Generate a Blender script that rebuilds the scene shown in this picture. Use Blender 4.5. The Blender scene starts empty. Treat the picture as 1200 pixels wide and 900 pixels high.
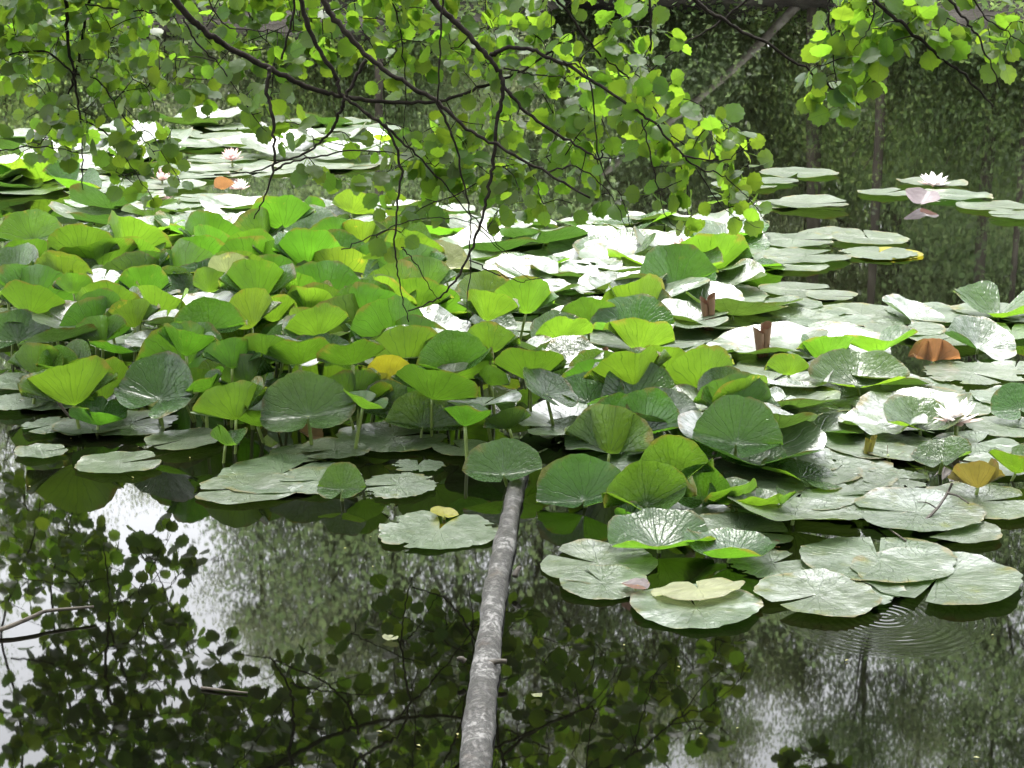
import bpy, math, random
import numpy as np
from mathutils import Vector
from math import radians, sin, cos, pi, tan, atan2, sqrt

rng = random.Random(7)
nrng = np.random.default_rng(7)
SC = bpy.context.scene
COL = SC.collection

# ------------------------------------------------------------------ camera
W0, H0, F = 1200.0, 900.0, 2100.0
CH = 1.40                                    # camera height above the water
PITCH = math.atan(540.0 / F)
cam = bpy.data.cameras.new('Camera')
cam.sensor_width = 36.0
cam.lens = 36.0 * F / W0
cam.clip_start = 0.05
cam.clip_end = 3000
camo = bpy.data.objects.new('Camera', cam)
COL.objects.link(camo)
camo.location = (0, 0, CH)
camo.rotation_euler = (pi / 2 - PITCH, 0, 0)
SC.camera = camo

# ------------------------------------------------------------------ sky, sun, exposure
SUN_AZ, SUN_EL = radians(-12), radians(72)
wld = bpy.data.worlds.new('World')
SC.world = wld
wld.use_nodes = True
wn = wld.node_tree
bg = wn.nodes['Background']
sky = wn.nodes.new('ShaderNodeTexSky')
sky.sky_type = 'NISHITA'
sky.sun_disc = False
sky.sun_elevation = SUN_EL
sky.sun_rotation = SUN_AZ
sky.air_density = 1.0
sky.dust_density = 4.0
hs = wn.nodes.new('ShaderNodeHueSaturation')
hs.inputs['Saturation'].default_value = 0.18
wn.links.new(sky.outputs[0], hs.inputs['Color'])
wn.links.new(hs.outputs[0], bg.inputs['Color'])
bg.inputs['Strength'].default_value = 0.15

sl = bpy.data.lights.new('sun', 'SUN')
sl.energy = 0.95
sl.angle = radians(14)
sl.color = (1.0, 0.97, 0.92)
so = bpy.data.objects.new('sun', sl)
COL.objects.link(so)
D = Vector((sin(SUN_AZ) * cos(SUN_EL), cos(SUN_AZ) * cos(SUN_EL), sin(SUN_EL)))
so.rotation_euler = D.to_track_quat('Z', 'Y').to_euler()
so.location = (0, 10, 40)

SC.view_settings.view_transform = 'Standard'
SC.view_settings.look = 'None'
SC.view_settings.gamma = 1.0
SC.view_settings.exposure = 3.05
SC.view_settings.use_curve_mapping = False
SC.render.engine = 'CYCLES'
SC.cycles.use_adaptive_sampling = True
SC.cycles.adaptive_threshold = 0.025
SC.cycles.use_denoising = True
SC.cycles.max_bounces = 4
SC.cycles.transmission_bounces = 3
SC.cycles.diffuse_bounces = 3
SC.cycles.glossy_bounces = 3


# ------------------------------------------------------------------ helpers
def ray(px, py):
    dx, dy = (px - W0 / 2) / F, (H0 / 2 - py) / F
    return Vector((dx, cos(PITCH) + dy * sin(PITCH), -sin(PITCH) + dy * cos(PITCH)))


def on_z(px, py, z=0.0):
    r = ray(px, py)
    return Vector((0, 0, CH)) + r * ((z - CH) / r.z)


def on_d(px, py, d):
    r = ray(px, py)
    return Vector((0, 0, CH)) + r * (d / r.y)


def px_of(p):
    v = Vector(p) - Vector((0, 0, CH))
    f = v.y * cos(PITCH) - v.z * sin(PITCH)
    u = v.y * sin(PITCH) + v.z * cos(PITCH)
    return (W0 / 2 + F * v.x / f, H0 / 2 - F * u / f)


def mesh_np(name, V, faces, smooth=True, uv=None, mat=None):
    """V (n,3); faces: list of int arrays (k,3) / (k,4)"""
    me = bpy.data.meshes.new(name)
    V = np.asarray(V, dtype=np.float32)
    arrs = [np.asarray(f, dtype=np.int32) for f in faces if len(f)]
    nl = sum(a.size for a in arrs)
    nf = sum(len(a) for a in arrs)
    me.vertices.add(len(V))
    me.vertices.foreach_set('co', V.ravel())
    me.loops.add(nl)
    li = np.concatenate([a.ravel() for a in arrs])
    me.loops.foreach_set('vertex_index', li)
    me.polygons.add(nf)
    tot = np.concatenate([np.full(len(a), a.shape[1], dtype=np.int32) for a in arrs])
    st = np.concatenate([[0], np.cumsum(tot)[:-1]]).astype(np.int32)
    me.polygons.foreach_set('loop_start', st)
    me.polygons.foreach_set('loop_total', tot)
    me.polygons.foreach_set('use_smooth', np.full(nf, smooth, dtype=bool))
    if uv is not None:
        ul = me.uv_layers.new(name='UVMap')
        ul.data.foreach_set('uv', np.asarray(uv, dtype=np.float32)[li].ravel())
    me.update(calc_edges=True)
    if mat is not None:
        me.materials.append(mat)
    return me


def link(name, me, parent=None, **props):
    o = bpy.data.objects.new(name, me)
    COL.objects.link(o)
    if parent is not None:
        o.parent = parent
    for k, v in props.items():
        o[k] = v
    return o


def empty(name, loc=(0, 0, 0), **props):
    o = link(name, None, None, **props)
    o.location = loc
    o.empty_display_size = 0.05
    return o


def tube(pts, radii, n=8, cap=True, rough=0.0, seed=0):
    """tapered tube along points -> V, quads, tris"""
    P = np.array([list(p) for p in pts], dtype=float)
    R = np.array(radii, dtype=float)
    m = len(P)
    T = np.gradient(P, axis=0)
    T /= np.linalg.norm(T, axis=1)[:, None] + 1e-9
    ref = np.array([0.0, 0.0, 1.0]) if abs(T[0][2]) < 0.9 else np.array([1.0, 0.0, 0.0])
    V = []
    rs = np.random.default_rng(seed)
    u = np.cross(ref, T[0]); u /= np.linalg.norm(u)
    for i in range(m):
        u = u - T[i] * np.dot(u, T[i]); u /= np.linalg.norm(u) + 1e-9
        w = np.cross(T[i], u)
        a = np.arange(n) * 2 * pi / n
        rr = R[i] * (1 + rough * rs.standard_normal(n))
        V.append(P[i] + (np.cos(a) * rr)[:, None] * u + (np.sin(a) * rr)[:, None] * w)
    V = np.concatenate(V)
    i = np.arange(m - 1)[:, None] * n
    j = np.arange(n)[None, :]
    jn = (j + 1) % n
    Q = np.stack([i + j, i + jn, i + n + jn, i + n + j], axis=-1).reshape(-1, 4)
    Tn = np.zeros((0, 3), dtype=int)
    if cap:
        V = np.concatenate([V, P[:1], P[-1:]])
        c0, c1 = m * n, m * n + 1
        k = np.arange(n)
        Tn = np.concatenate([np.stack([np.full(n, c0), (k + 1) % n, k], 1),
                             np.stack([np.full(n, c1), (m - 1) * n + k, (m - 1) * n + (k + 1) % n], 1)])
    return V, Q, Tn


def spline(pts, per=6):
    """Catmull-Rom resample"""
    P = np.array([list(p) for p in pts], dtype=float)
    if len(P) < 3:
        t = np.linspace(0, 1, per + 1)[:, None]
        return P[0] * (1 - t) + P[-1] * t
    Q = np.concatenate([[2 * P[0] - P[1]], P, [2 * P[-1] - P[-2]]])
    out = []
    for i in range(1, len(Q) - 2):
        for k in range(per):
            t = k / per
            a, b, c, d = Q[i - 1], Q[i], Q[i + 1], Q[i + 2]
            out.append(0.5 * (2 * b + (c - a) * t + (2 * a - 5 * b + 4 * c - d) * t * t + (3 * b - a - 3 * c + d) * t ** 3))
    out.append(P[-1])
    return np.array(out)


class Acc:
    """collect several tubes or faces into one mesh"""
    def __init__(s): s.V, s.Q, s.T, s.n = [], [], [], 0
    def add(s, V, Q, T):
        s.V.append(V); s.Q.append(np.asarray(Q).reshape(-1, 4) + s.n); s.T.append(np.asarray(T).reshape(-1, 3) + s.n); s.n += len(V)
    def mesh(s, name, mat, smooth=True):
        return mesh_np(name, np.concatenate(s.V), [np.concatenate(s.Q), np.concatenate(s.T)], smooth, None, mat)


# ------------------------------------------------------------------ materials
def new_mat(name):
    m = bpy.data.materials.new(name)
    m.use_nodes = True
    nt = m.node_tree
    for n in list(nt.nodes):
        nt.nodes.remove(n)
    out = nt.nodes.new('ShaderNodeOutputMaterial')
    return m, nt, out


def N(nt, t, **kw):
    n = nt.nodes.new(t)
    for k, v in kw.items():
        if k in n.inputs.keys() if isinstance(k, str) else False:
            n.inputs[k].default_value = v
        else:
            setattr(n, k, v)
    return n


def math_node(nt, op, a, b=None, c=None, clamp=False):
    n = nt.nodes.new('ShaderNodeMath')
    n.operation = op
    n.use_clamp = clamp
    for i, v in enumerate((a, b, c)):
        if v is None:
            continue
        if isinstance(v, (int, float)):
            n.inputs[i].default_value = v
        else:
            nt.links.new(v, n.inputs[i])
    return n.outputs[0]


def mix_rgb(nt, fac, a, b, mode='MIX'):
    n = nt.nodes.new('ShaderNodeMix')
    n.data_type = 'RGBA'
    n.blend_type = mode
    for sock, v in ((n.inputs[0], fac), (n.inputs[6], a), (n.inputs[7], b)):
        if isinstance(v, (int, float)):
            sock.default_value = v
        elif isinstance(v, tuple):
            sock.default_value = (v[0], v[1], v[2], 1)
        else:
            nt.links.new(v, sock)
    return n.outputs[2]


def ramp(nt, fac, stops):
    n = nt.nodes.new('ShaderNodeValToRGB')
    el = n.color_ramp.elements
    while len(el) < len(stops):
        el.new(0.5)
    for e, (p, c) in zip(el, stops):
        e.position = p
        e.color = (c[0], c[1], c[2], 1) if isinstance(c, tuple) else (c, c, c, 1)
    nt.links.new(fac, n.inputs[0])
    return n.outputs[0]


def noise(nt, vec, scale, detail=4, rough=0.55):
    n = nt.nodes.new('ShaderNodeTexNoise')
    n.inputs['Scale'].default_value = scale
    n.inputs['Detail'].default_value = detail
    n.inputs['Roughness'].default_value = rough
    if vec is not None:
        nt.links.new(vec, n.inputs['Vector'])
    return n.outputs['Fac']


def lily_material(name, top, under, trans, spot, rough=0.36, transw=0.42, blotch=None, spec=0.5, coat=0.0):
    """leaf blade: UV holds the flat disc coordinates (0.5 + x/2.4, 0.5 + y/2.4)"""
    m, nt, out = new_mat(name)
    L = nt.links
    uv = N(nt, 'ShaderNodeUVMap')
    oi = N(nt, 'ShaderNodeObjectInfo')
    sep = N(nt, 'ShaderNodeSeparateXYZ'); L.new(uv.outputs[0], sep.inputs[0])
    x = math_node(nt, 'MULTIPLY', math_node(nt, 'SUBTRACT', sep.outputs[0], 0.5), 2.4)
    y = math_node(nt, 'MULTIPLY', math_node(nt, 'SUBTRACT', sep.outputs[1], 0.5), 2.4)
    r = math_node(nt, 'SQRT', math_node(nt, 'ADD', math_node(nt, 'MULTIPLY', x, x), math_node(nt, 'MULTIPLY', y, y)))
    ang = math_node(nt, 'ARCTAN2', x, y)
    rnd = oi.outputs['Random']
    # offset coordinates per object so that no two blades share a pattern
    comb = N(nt, 'ShaderNodeCombineXYZ')
    L.new(x, comb.inputs[0]); L.new(y, comb.inputs[1]); L.new(math_node(nt, 'MULTIPLY', rnd, 40.0), comb.inputs[2])
    co = comb.outputs[0]
    wob = math_node(nt, 'MULTIPLY', math_node(nt, 'SUBTRACT', noise(nt, co, 3.0, 2), 0.5), 0.30)
    a2 = math_node(nt, 'ADD', ang, wob)

    def veins(count, width, start):
        f = math_node(nt, 'FRACT', math_node(nt, 'ADD', math_node(nt, 'MULTIPLY', a2, count / (2 * pi)), 0.5))
        d = math_node(nt, 'ABSOLUTE', math_node(nt, 'SUBTRACT', f, 0.5))
        d = math_node(nt, 'MULTIPLY', d, r)                       # constant line width outwards
        v = math_node(nt, 'SUBTRACT', 1.0, math_node(nt, 'DIVIDE', d, width * count / 17.0), clamp=True)
        g = math_node(nt, 'MULTIPLY', math_node(nt, 'SUBTRACT', r, start), 8.0, clamp=True)
        return math_node(nt, 'MULTIPLY', v, g)
    v1 = veins(17, 0.034, 0.0)
    v2 = veins(34, 0.026, 0.42)
    v3 = veins(68, 0.018, 0.7)
    vein = math_node(nt, 'MAXIMUM', v1, math_node(nt, 'MULTIPLY', math_node(nt, 'MAXIMUM', v2, v3), 0.7))
    blot = noise(nt, co, 2.2, 4, 0.6)
    fine = noise(nt, co, 14.0, 3, 0.6)
    hue = math_node(nt, 'MULTIPLY', math_node(nt, 'SUBTRACT', rnd, 0.5), 0.035)
    val = math_node(nt, 'ADD', 0.45, math_node(nt, 'MULTIPLY', noise(nt, co, 1.5, 3, 0.6), 1.1))

    def tone(c):
        h = N(nt, 'ShaderNodeHueSaturation')
        h.inputs['Color'].default_value = (c[0], c[1], c[2], 1)
        L.new(math_node(nt, 'ADD', hue, 0.5), h.inputs['Hue'])
        L.new(val, h.inputs['Value'])
        return h.outputs[0]
    ageing = math_node(nt, 'MULTIPLY', math_node(nt, 'SUBTRACT', math_node(nt, 'ADD', math_node(nt, 'MULTIPLY', blot, 1.1), math_node(nt, 'MULTIPLY', r, 0.28)), 0.93 if coat == 0 else 0.86), 5.0, clamp=True)
    ageing = math_node(nt, 'MULTIPLY', ageing, 0.75 if blotch is None else 1.0)
    spotm = math_node(nt, 'MULTIPLY', math_node(nt, 'SUBTRACT', fine, 0.70), 9.0, clamp=True)
    bcol = blotch if blotch else (0.17, 0.16, 0.035)
    ct = mix_rgb(nt, ageing, tone(top), bcol)
    ct = mix_rgb(nt, math_node(nt, 'MULTIPLY', spotm, 0.6), ct, spot)
    ct = mix_rgb(nt, math_node(nt, 'MULTIPLY', vein, 0.18), ct, (top[0] * 1.9, top[1] * 1.6, top[2] * 1.9))
    rim = math_node(nt, 'MULTIPLY', math_node(nt, 'MULTIPLY', math_node(nt, 'SUBTRACT', math_node(nt, 'ADD', r, math_node(nt, 'MULTIPLY', math_node(nt, 'SUBTRACT', blot, 0.5), 0.5)), 0.97), 14.0, clamp=True), 0.5)
    ct = mix_rgb(nt, rim, ct, (0.11, 0.075, 0.025))
    cu = mix_rgb(nt, ageing, tone(under), bcol)
    cu = mix_rgb(nt, rim, cu, (0.11, 0.075, 0.025))
    cu = mix_rgb(nt, math_node(nt, 'MULTIPLY', vein, 0.8), cu, (under[0] * 0.55, under[1] * 0.6, under[2] * 0.5))
    geo = N(nt, 'ShaderNodeNewGeometry')
    base = mix_rgb(nt, geo.outputs['Backfacing'], ct, cu)
    ctr = mix_rgb(nt, math_node(nt, 'MULTIPLY', ageing, 0.8), tone(trans), (bcol[0] * 2.2, bcol[1] * 2.0, bcol[2] * 1.2))
    ctr = mix_rgb(nt, math_node(nt, 'MULTIPLY', vein, 0.85), ctr, (trans[0] * 0.42, trans[1] * 0.48, trans[2] * 0.4))
    ctr = mix_rgb(nt, rim, ctr, (0.22, 0.13, 0.03))
    ctr = mix_rgb(nt, spotm, ctr, (spot[0], spot[1], spot[2]))
    bs = N(nt, 'ShaderNodeBsdfPrincipled')
    L.new(base, bs.inputs['Base Color'])
    rgh = math_node(nt, 'ADD', rough - 0.09, math_node(nt, 'MULTIPLY', fine, 0.16))
    rgh = math_node(nt, 'ADD', rgh, math_node(nt, 'MULTIPLY', geo.outputs['Backfacing'], 0.12))
    L.new(rgh, bs.inputs['Roughness'])
    bs.inputs['Specular IOR Level'].default_value = spec
    if coat > 0:
        wet = math_node(nt, 'SUBTRACT', 1.0, math_node(nt, 'ADD', math_node(nt, 'MULTIPLY', ageing, 1.1), math_node(nt, 'MULTIPLY', spotm, 0.8)), clamp=True)
        streak = noise(nt, co, 4.0, 4, 0.7)
        wet = math_node(nt, 'MULTIPLY', wet, math_node(nt, 'ADD', 0.18, ramp(nt, streak, [(0.38, 0.0), (0.58, 0.95)])))
        L.new(math_node(nt, 'MULTIPLY', wet, coat), bs.inputs['Coat Weight'])
        L.new(math_node(nt, 'MULTIPLY', math_node(nt, 'ADD', 0.25, math_node(nt, 'MULTIPLY', wet, 0.75)), spec), bs.inputs['Specular IOR Level'])
    bs.inputs['Coat Roughness'].default_value = 0.22
    bump = N(nt, 'ShaderNodeBump')
    bump.inputs['Strength'].default_value = 0.7
    bump.inputs['Distance'].default_value = 0.0035
    hgt = math_node(nt, 'ADD', math_node(nt, 'MULTIPLY', vein, -0.8 if coat > 0 else -0.5), math_node(nt, 'MULTIPLY', noise(nt, co, 6.0, 3), 2.2 if coat > 0 else 1.5))
    L.new(hgt, bump.inputs['Height'])
    L.new(bump.outputs[0], bs.inputs['Normal'])
    tr = N(nt, 'ShaderNodeBsdfTranslucent')
    L.new(ctr, tr.inputs['Color'])
    mx = N(nt, 'ShaderNodeMixShader')
    mx.inputs[0].default_value = transw
    L.new(bs.outputs[0], mx.inputs[1]); L.new(tr.outputs[0], mx.inputs[2])
    L.new(mx.outputs[0], out.inputs['Surface'])
    return m


M = {}
M['green'] = lily_material('lily_green', (0.024, 0.055, 0.014), (0.040, 0.082, 0.014), (0.120, 0.260, 0.013), (0.08, 0.075, 0.025), rough=0.28, spec=0.55, transw=0.40)
M['pad'] = lily_material('lily_pad_green', (0.038, 0.056, 0.029), (0.055, 0.09, 0.028), (0.13, 0.27, 0.03), (0.05, 0.04, 0.02), rough=0.40, blotch=(0.070, 0.085, 0.024), transw=0.12, spec=0.9, coat=0.75)
M['yellow'] = lily_material('lily_yellow', (0.20, 0.20, 0.018), (0.24, 0.24, 0.025), (0.48, 0.46, 0.02), (0.20, 0.10, 0.03), blotch=(0.25, 0.28, 0.04))
M['lime'] = lily_material('lily_lime', (0.034, 0.074, 0.015), (0.058, 0.105, 0.017), (0.155, 0.290, 0.015), (0.25, 0.14, 0.03), blotch=(0.40, 0.26, 0.05))
M['rust'] = lily_material('lily_rust', (0.11, 0.065, 0.026), (0.125, 0.075, 0.034), (0.34, 0.18, 0.055), (0.12, 0.05, 0.03), blotch=(0.20, 0.17, 0.05))
M['gold'] = lily_material('lily_gold', (0.10, 0.078, 0.022), (0.115, 0.088, 0.026), (0.24, 0.18, 0.03), (0.16, 0.06, 0.03), blotch=(0.16, 0.07, 0.035))
M['pale'] = lily_material('lily_pale', (0.20, 0.205, 0.11), (0.20, 0.21, 0.10), (0.28, 0.32, 0.12), (0.24, 0.18, 0.07), rough=0.5, blotch=(0.40, 0.42, 0.16))
M['mauve'] = lily_material('lily_mauve', (0.15, 0.125, 0.13), (0.17, 0.14, 0.14), (0.20, 0.12, 0.10), (0.16, 0.07, 0.05), rough=0.4, blotch=(0.42, 0.22, 0.06))


def plain_leafy(name, col, trans, rough=0.45, transw=0.45, var=0.05, spec=0.4, vv=0.6):
    m, nt, out = new_mat(name)
    L = nt.links
    geo = N(nt, 'ShaderNodeNewGeometry')
    rnd = geo.outputs['Random Per Island']
    oi = N(nt, 'ShaderNodeObjectInfo')
    rn = math_node(nt, 'FRACT', math_node(nt, 'ADD', rnd, oi.outputs['Random']))

    def tone(c):
        h = N(nt, 'ShaderNodeHueSaturation')
        h.inputs['Color'].default_value = (c[0], c[1], c[2], 1)
        L.new(math_node(nt, 'ADD', 0.5 - var / 2, math_node(nt, 'MULTIPLY', rn, var)), h.inputs['Hue'])
        L.new(math_node(nt, 'ADD', 1.0 - vv / 2, math_node(nt, 'MULTIPLY', math_node(nt, 'FRACT', math_node(nt, 'MULTIPLY', rn, 7.31)), vv)), h.inputs['Value'])
        return h.outputs[0]
    bs = N(nt, 'ShaderNodeBsdfPrincipled')
    L.new(tone(col), bs.inputs['Base Color'])
    bs.inputs['Roughness'].default_value = rough
    bs.inputs['Specular IOR Level'].default_value = spec
    tr = N(nt, 'ShaderNodeBsdfTranslucent')
    L.new(tone(trans), tr.inputs['Color'])
    mx = N(nt, 'ShaderNodeMixShader')
    mx.inputs[0].default_value = transw
    L.new(bs.outputs[0], mx.inputs[1]); L.new(tr.outputs[0], mx.inputs[2])
    L.new(mx.outputs[0], out.inputs['Surface'])
    return m


def aspen_material():
    m = plain_leafy('aspen_leaf', (0.036, 0.070, 0.014), (0.21, 0.365, 0.022), 0.42, 0.52, 0.035)
    nt = m.node_tree
    L = nt.links
    uv = N(nt, 'ShaderNodeUVMap')
    sep = N(nt, 'ShaderNodeSeparateXYZ'); L.new(uv.outputs[0], sep.inputs[0])
    ax_ = math_node(nt, 'ABSOLUTE', sep.outputs[0])
    mid = math_node(nt, 'SUBTRACT', 1.0, math_node(nt, 'DIVIDE', ax_, 0.06), clamp=True)
    f = math_node(nt, 'FRACT', math_node(nt, 'MULTIPLY', math_node(nt, 'SUBTRACT', sep.outputs[1], math_node(nt, 'MULTIPLY', ax_, 0.75)), 2.6))
    side = math_node(nt, 'SUBTRACT', 1.0, math_node(nt, 'DIVIDE', math_node(nt, 'ABSOLUTE', math_node(nt, 'SUBTRACT', f, 0.5)), 0.10), clamp=True)
    v = math_node(nt, 'MAXIMUM', mid, math_node(nt, 'MULTIPLY', side, 0.6))
    for node in list(nt.nodes):
        if node.type == 'BSDF_TRANSLUCENT' or node.type == 'BSDF_PRINCIPLED':
            sock = node.inputs['Color'] if node.type == 'BSDF_TRANSLUCENT' else node.inputs['Base Color']
            src = sock.links[0].from_socket
            mk = mix_rgb(nt, math_node(nt, 'MULTIPLY', v, 0.55), src, (0.10, 0.17, 0.02) if node.type == 'BSDF_TRANSLUCENT' else (0.07, 0.11, 0.03))
            L.new(mk, sock)
    return m


M['aspen'] = aspen_material()
M['forest'] = plain_leafy('forest_leaf', (0.085, 0.118, 0.055), (0.31, 0.43, 0.18), 0.5, 0.5, 0.03, 0.4, 0.3)
M['forest2'] = plain_leafy('forest_leaf_olive', (0.11, 0.130, 0.075), (0.41, 0.48, 0.25), 0.5, 0.5, 0.03, 0.4, 0.3)
M['shrub'] = plain_leafy('shrub_leaf', (0.08, 0.12, 0.045), (0.30, 0.42, 0.13), 0.45, 0.5, 0.04, 0.3, 0.4)
M['petal'] = plain_leafy('lily_petal', (0.82, 0.80, 0.78), (0.80, 0.72, 0.70), 0.45, 0.35, 0.0)
M['petal_pink'] = plain_leafy('lily_petal_pink', (0.62, 0.47, 0.46), (0.55, 0.36, 0.35), 0.45, 0.35, 0.02)
M['sepal'] = plain_leafy('lily_sepal', (0.50, 0.36, 0.33), (0.5, 0.35, 0.25), 0.45, 0.3, 0.03)
M['stamen'] = plain_leafy('lily_stamen', (0.72, 0.42, 0.03), (0.7, 0.4, 0.03), 0.6, 0.2, 0.02)


def rough_mat(name, stops, scale=8.0, rough=0.75, bumpd=0.01, detail=6, stretch=(1, 1, 1), bscale=None, spec=0.3, object_space=True):
    m, nt, out = new_mat(name)
    L = nt.links
    tc = N(nt, 'ShaderNodeTexCoord')
    mp = N(nt, 'ShaderNodeMapping')
    mp.inputs['Scale'].default_value = stretch
    L.new(tc.outputs['Object'], mp.inputs['Vector'])
    f = noise(nt, mp.outputs[0], scale, detail, 0.62)
    bs = N(nt, 'ShaderNodeBsdfPrincipled')
    L.new(ramp(nt, f, stops), bs.inputs['Base Color'])
    bs.inputs['Roughness'].default_value = rough
    bs.inputs['Specular IOR Level'].default_value = spec
    b = N(nt, 'ShaderNodeBump')
    b.inputs['Strength'].default_value = 0.8
    b.inputs['Distance'].default_value = bumpd
    L.new(noise(nt, mp.outputs[0], bscale or scale * 2, 5, 0.6), b.inputs['Height'])
    L.new(b.outputs[0], bs.inputs['Normal'])
    L.new(bs.outputs[0], out.inputs['Surface'])
    return m


M['stalk'] = rough_mat('lily_stalk', [(0.3, (0.09, 0.13, 0.03)), (0.6, (0.14, 0.18, 0.04)), (0.8, (0.16, 0.10, 0.05))], 12, 0.4, 0.002, spec=0.5)
M['rolled'] = rough_mat('rolled_leaf', [(0.3, (0.10, 0.05, 0.035)), (0.55, (0.20, 0.11, 0.07)), (0.75, (0.12, 0.11, 0.03))], 9, 0.35, 0.002, stretch=(1, 1, 0.3), spec=0.5)
M['rolled_olive'] = rough_mat('rolled_leaf_olive', [(0.3, (0.10, 0.09, 0.02)), (0.55, (0.20, 0.18, 0.03)), (0.75, (0.28, 0.20, 0.05))], 9, 0.35, 0.002, stretch=(1, 1, 0.3), spec=0.5)
M['twig'] = rough_mat('aspen_bark_twig', [(0.3, (0.009, 0.007, 0.006)), (0.65, (0.020, 0.016, 0.013)), (0.85, (0.06, 0.06, 0.05))], 60, 0.9, 0.002, spec=0.12)
M['bark'] = rough_mat('aspen_bark', [(0.25, (0.05, 0.045, 0.035)), (0.5, (0.16, 0.15, 0.12)), (0.75, (0.26, 0.26, 0.21))], 6, 0.85, 0.02, stretch=(1, 1, 0.4))
M['fbark'] = rough_mat('forest_bark', [(0.3, (0.035, 0.028, 0.022)), (0.55, (0.09, 0.075, 0.06)), (0.75, (0.17, 0.15, 0.12))], 5, 0.9, 0.03, stretch=(1, 1, 0.25))
M['palebark'] = rough_mat('pale_bark', [(0.3, (0.12, 0.10, 0.08)), (0.55, (0.30, 0.27, 0.23)), (0.75, (0.42, 0.39, 0.34))], 4, 0.9, 0.03)
M['soil'] = rough_mat('bank_soil', [(0.25, (0.014, 0.011, 0.009)), (0.5, (0.027, 0.023, 0.018)), (0.65, (0.043, 0.038, 0.031)), (0.8, (0.022, 0.028, 0.012))], 2.6, 0.95, 0.08, detail=10, bscale=7, stretch=(0.6, 1.2, 2.0))
M['deadwood'] = rough_mat('dead_wood', [(0.3, (0.020, 0.016, 0.013)), (0.55, (0.05, 0.04, 0.031)), (0.8, (0.085, 0.07, 0.055))], 20, 0.7, 0.004, stretch=(1, 1, 1))
M['darkwood'] = rough_mat('dark_wood', [(0.3, (0.012, 0.010, 0.008)), (0.7, (0.05, 0.04, 0.03))], 30, 0.6, 0.004)


def log_material():
    m, nt, out = new_mat('log_bark')
    L = nt.links
    tc = N(nt, 'ShaderNodeTexCoord')
    co = tc.outputs['Object']
    mp = N(nt, 'ShaderNodeMapping'); mp.inputs['Scale'].default_value = (1.0, 0.35, 1.0)
    L.new(co, mp.inputs['Vector'])
    base = ramp(nt, noise(nt, mp.outputs[0], 22, 7, 0.68), [(0.25, (0.026, 0.023, 0.021)), (0.5, (0.050, 0.046, 0.044)), (0.65, (0.066, 0.061, 0.060)), (0.8, (0.085, 0.078, 0.074))])
    fl = ramp(nt, noise(nt, co, 70, 5, 0.75), [(0.46, 0.0), (0.53, 1.0)])
    vor = N(nt, 'ShaderNodeTexVoronoi'); vor.feature = 'DISTANCE_TO_EDGE'; vor.inputs['Scale'].default_value = 26
    mpc = N(nt, 'ShaderNodeMapping'); mpc.inputs['Scale'].default_value = (0.9, 0.45, 0.9)
    L.new(co, mpc.inputs['Vector'])
    wv = N(nt, 'ShaderNodeVectorMath'); wv.operation = 'ADD'
    nn = N(nt, 'ShaderNodeTexNoise'); nn.inputs['Scale'].default_value = 18
    L.new(co, nn.inputs['Vector'])
    sc = N(nt, 'ShaderNodeVectorMath'); sc.operation = 'SCALE'; sc.inputs['Scale'].default_value = 0.06
    L.new(nn.outputs['Color'], sc.inputs[0]); L.new(mpc.outputs[0], wv.inputs[0]); L.new(sc.outputs[0], wv.inputs[1])
    L.new(wv.outputs[0], vor.inputs['Vector'])
    patch = ramp(nt, noise(nt, co, 7, 3), [(0.48, 0.0), (0.60, 1.0)])
    crack = math_node(nt, 'MULTIPLY', ramp(nt, vor.outputs['Distance'], [(0.0, 1.0), (0.08, 0.0)]), patch)
    fleck = math_node(nt, 'MULTIPLY', math_node(nt, 'SUBTRACT', 1.0, fl), 0.85)
    dark = math_node(nt, 'MAXIMUM', crack, fleck)
    pale = ramp(nt, noise(nt, co, 5.0, 5, 0.7), [(0.50, 0.0), (0.60, 1.0)])
    base = mix_rgb(nt, math_node(nt, 'MULTIPLY', pale, 0.7), base, (0.17, 0.165, 0.163))
    base = mix_rgb(nt, ramp(nt, noise(nt, co, 11.0, 5, 0.7), [(0.55, 0.0), (0.62, 0.8)]), base, (0.018, 0.015, 0.012))
    sepz = N(nt, 'ShaderNodeSeparateXYZ')
    gp = N(nt, 'ShaderNodeNewGeometry')
    L.new(gp.outputs['Position'], sepz.inputs[0])
    wl = math_node(nt, 'SUBTRACT', 1.0, math_node(nt, 'DIVIDE', math_node(nt, 'ADD', sepz.outputs[2], math_node(nt, 'MULTIPLY', math_node(nt, 'SUBTRACT', noise(nt, co, 30, 3), 0.5), 0.02)), 0.017), clamp=True)
    base = mix_rgb(nt, math_node(nt, 'MULTIPLY', wl, 0.9), base, (0.014, 0.013, 0.008))
    col = mix_rgb(nt, dark, base, (0.008, 0.007, 0.006))
    orange = ramp(nt, noise(nt, co, 16, 3), [(0.62, 0.0), (0.72, 1.0)])
    col = mix_rgb(nt, math_node(nt, 'MULTIPLY', orange, 0.15), col, (0.15, 0.09, 0.06))
    bs = N(nt, 'ShaderNodeBsdfPrincipled')
    L.new(col, bs.inputs['Base Color'])
    bs.inputs['Roughness'].default_value = 0.55
    bs.inputs['Specular IOR Level'].default_value = 0.35
    b = N(nt, 'ShaderNodeBump'); b.inputs['Strength'].default_value = 0.9; b.inputs['Distance'].default_value = 0.004
    L.new(math_node(nt, 'SUBTRACT', noise(nt, co, 60, 6, 0.7), math_node(nt, 'MULTIPLY', dark, 0.5)), b.inputs['Height'])
    L.new(b.outputs[0], bs.inputs['Normal'])
    L.new(bs.outputs[0], out.inputs['Surface'])
    return m


M['log'] = log_material()

RIP = on_z(1036, 722, 0)


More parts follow.
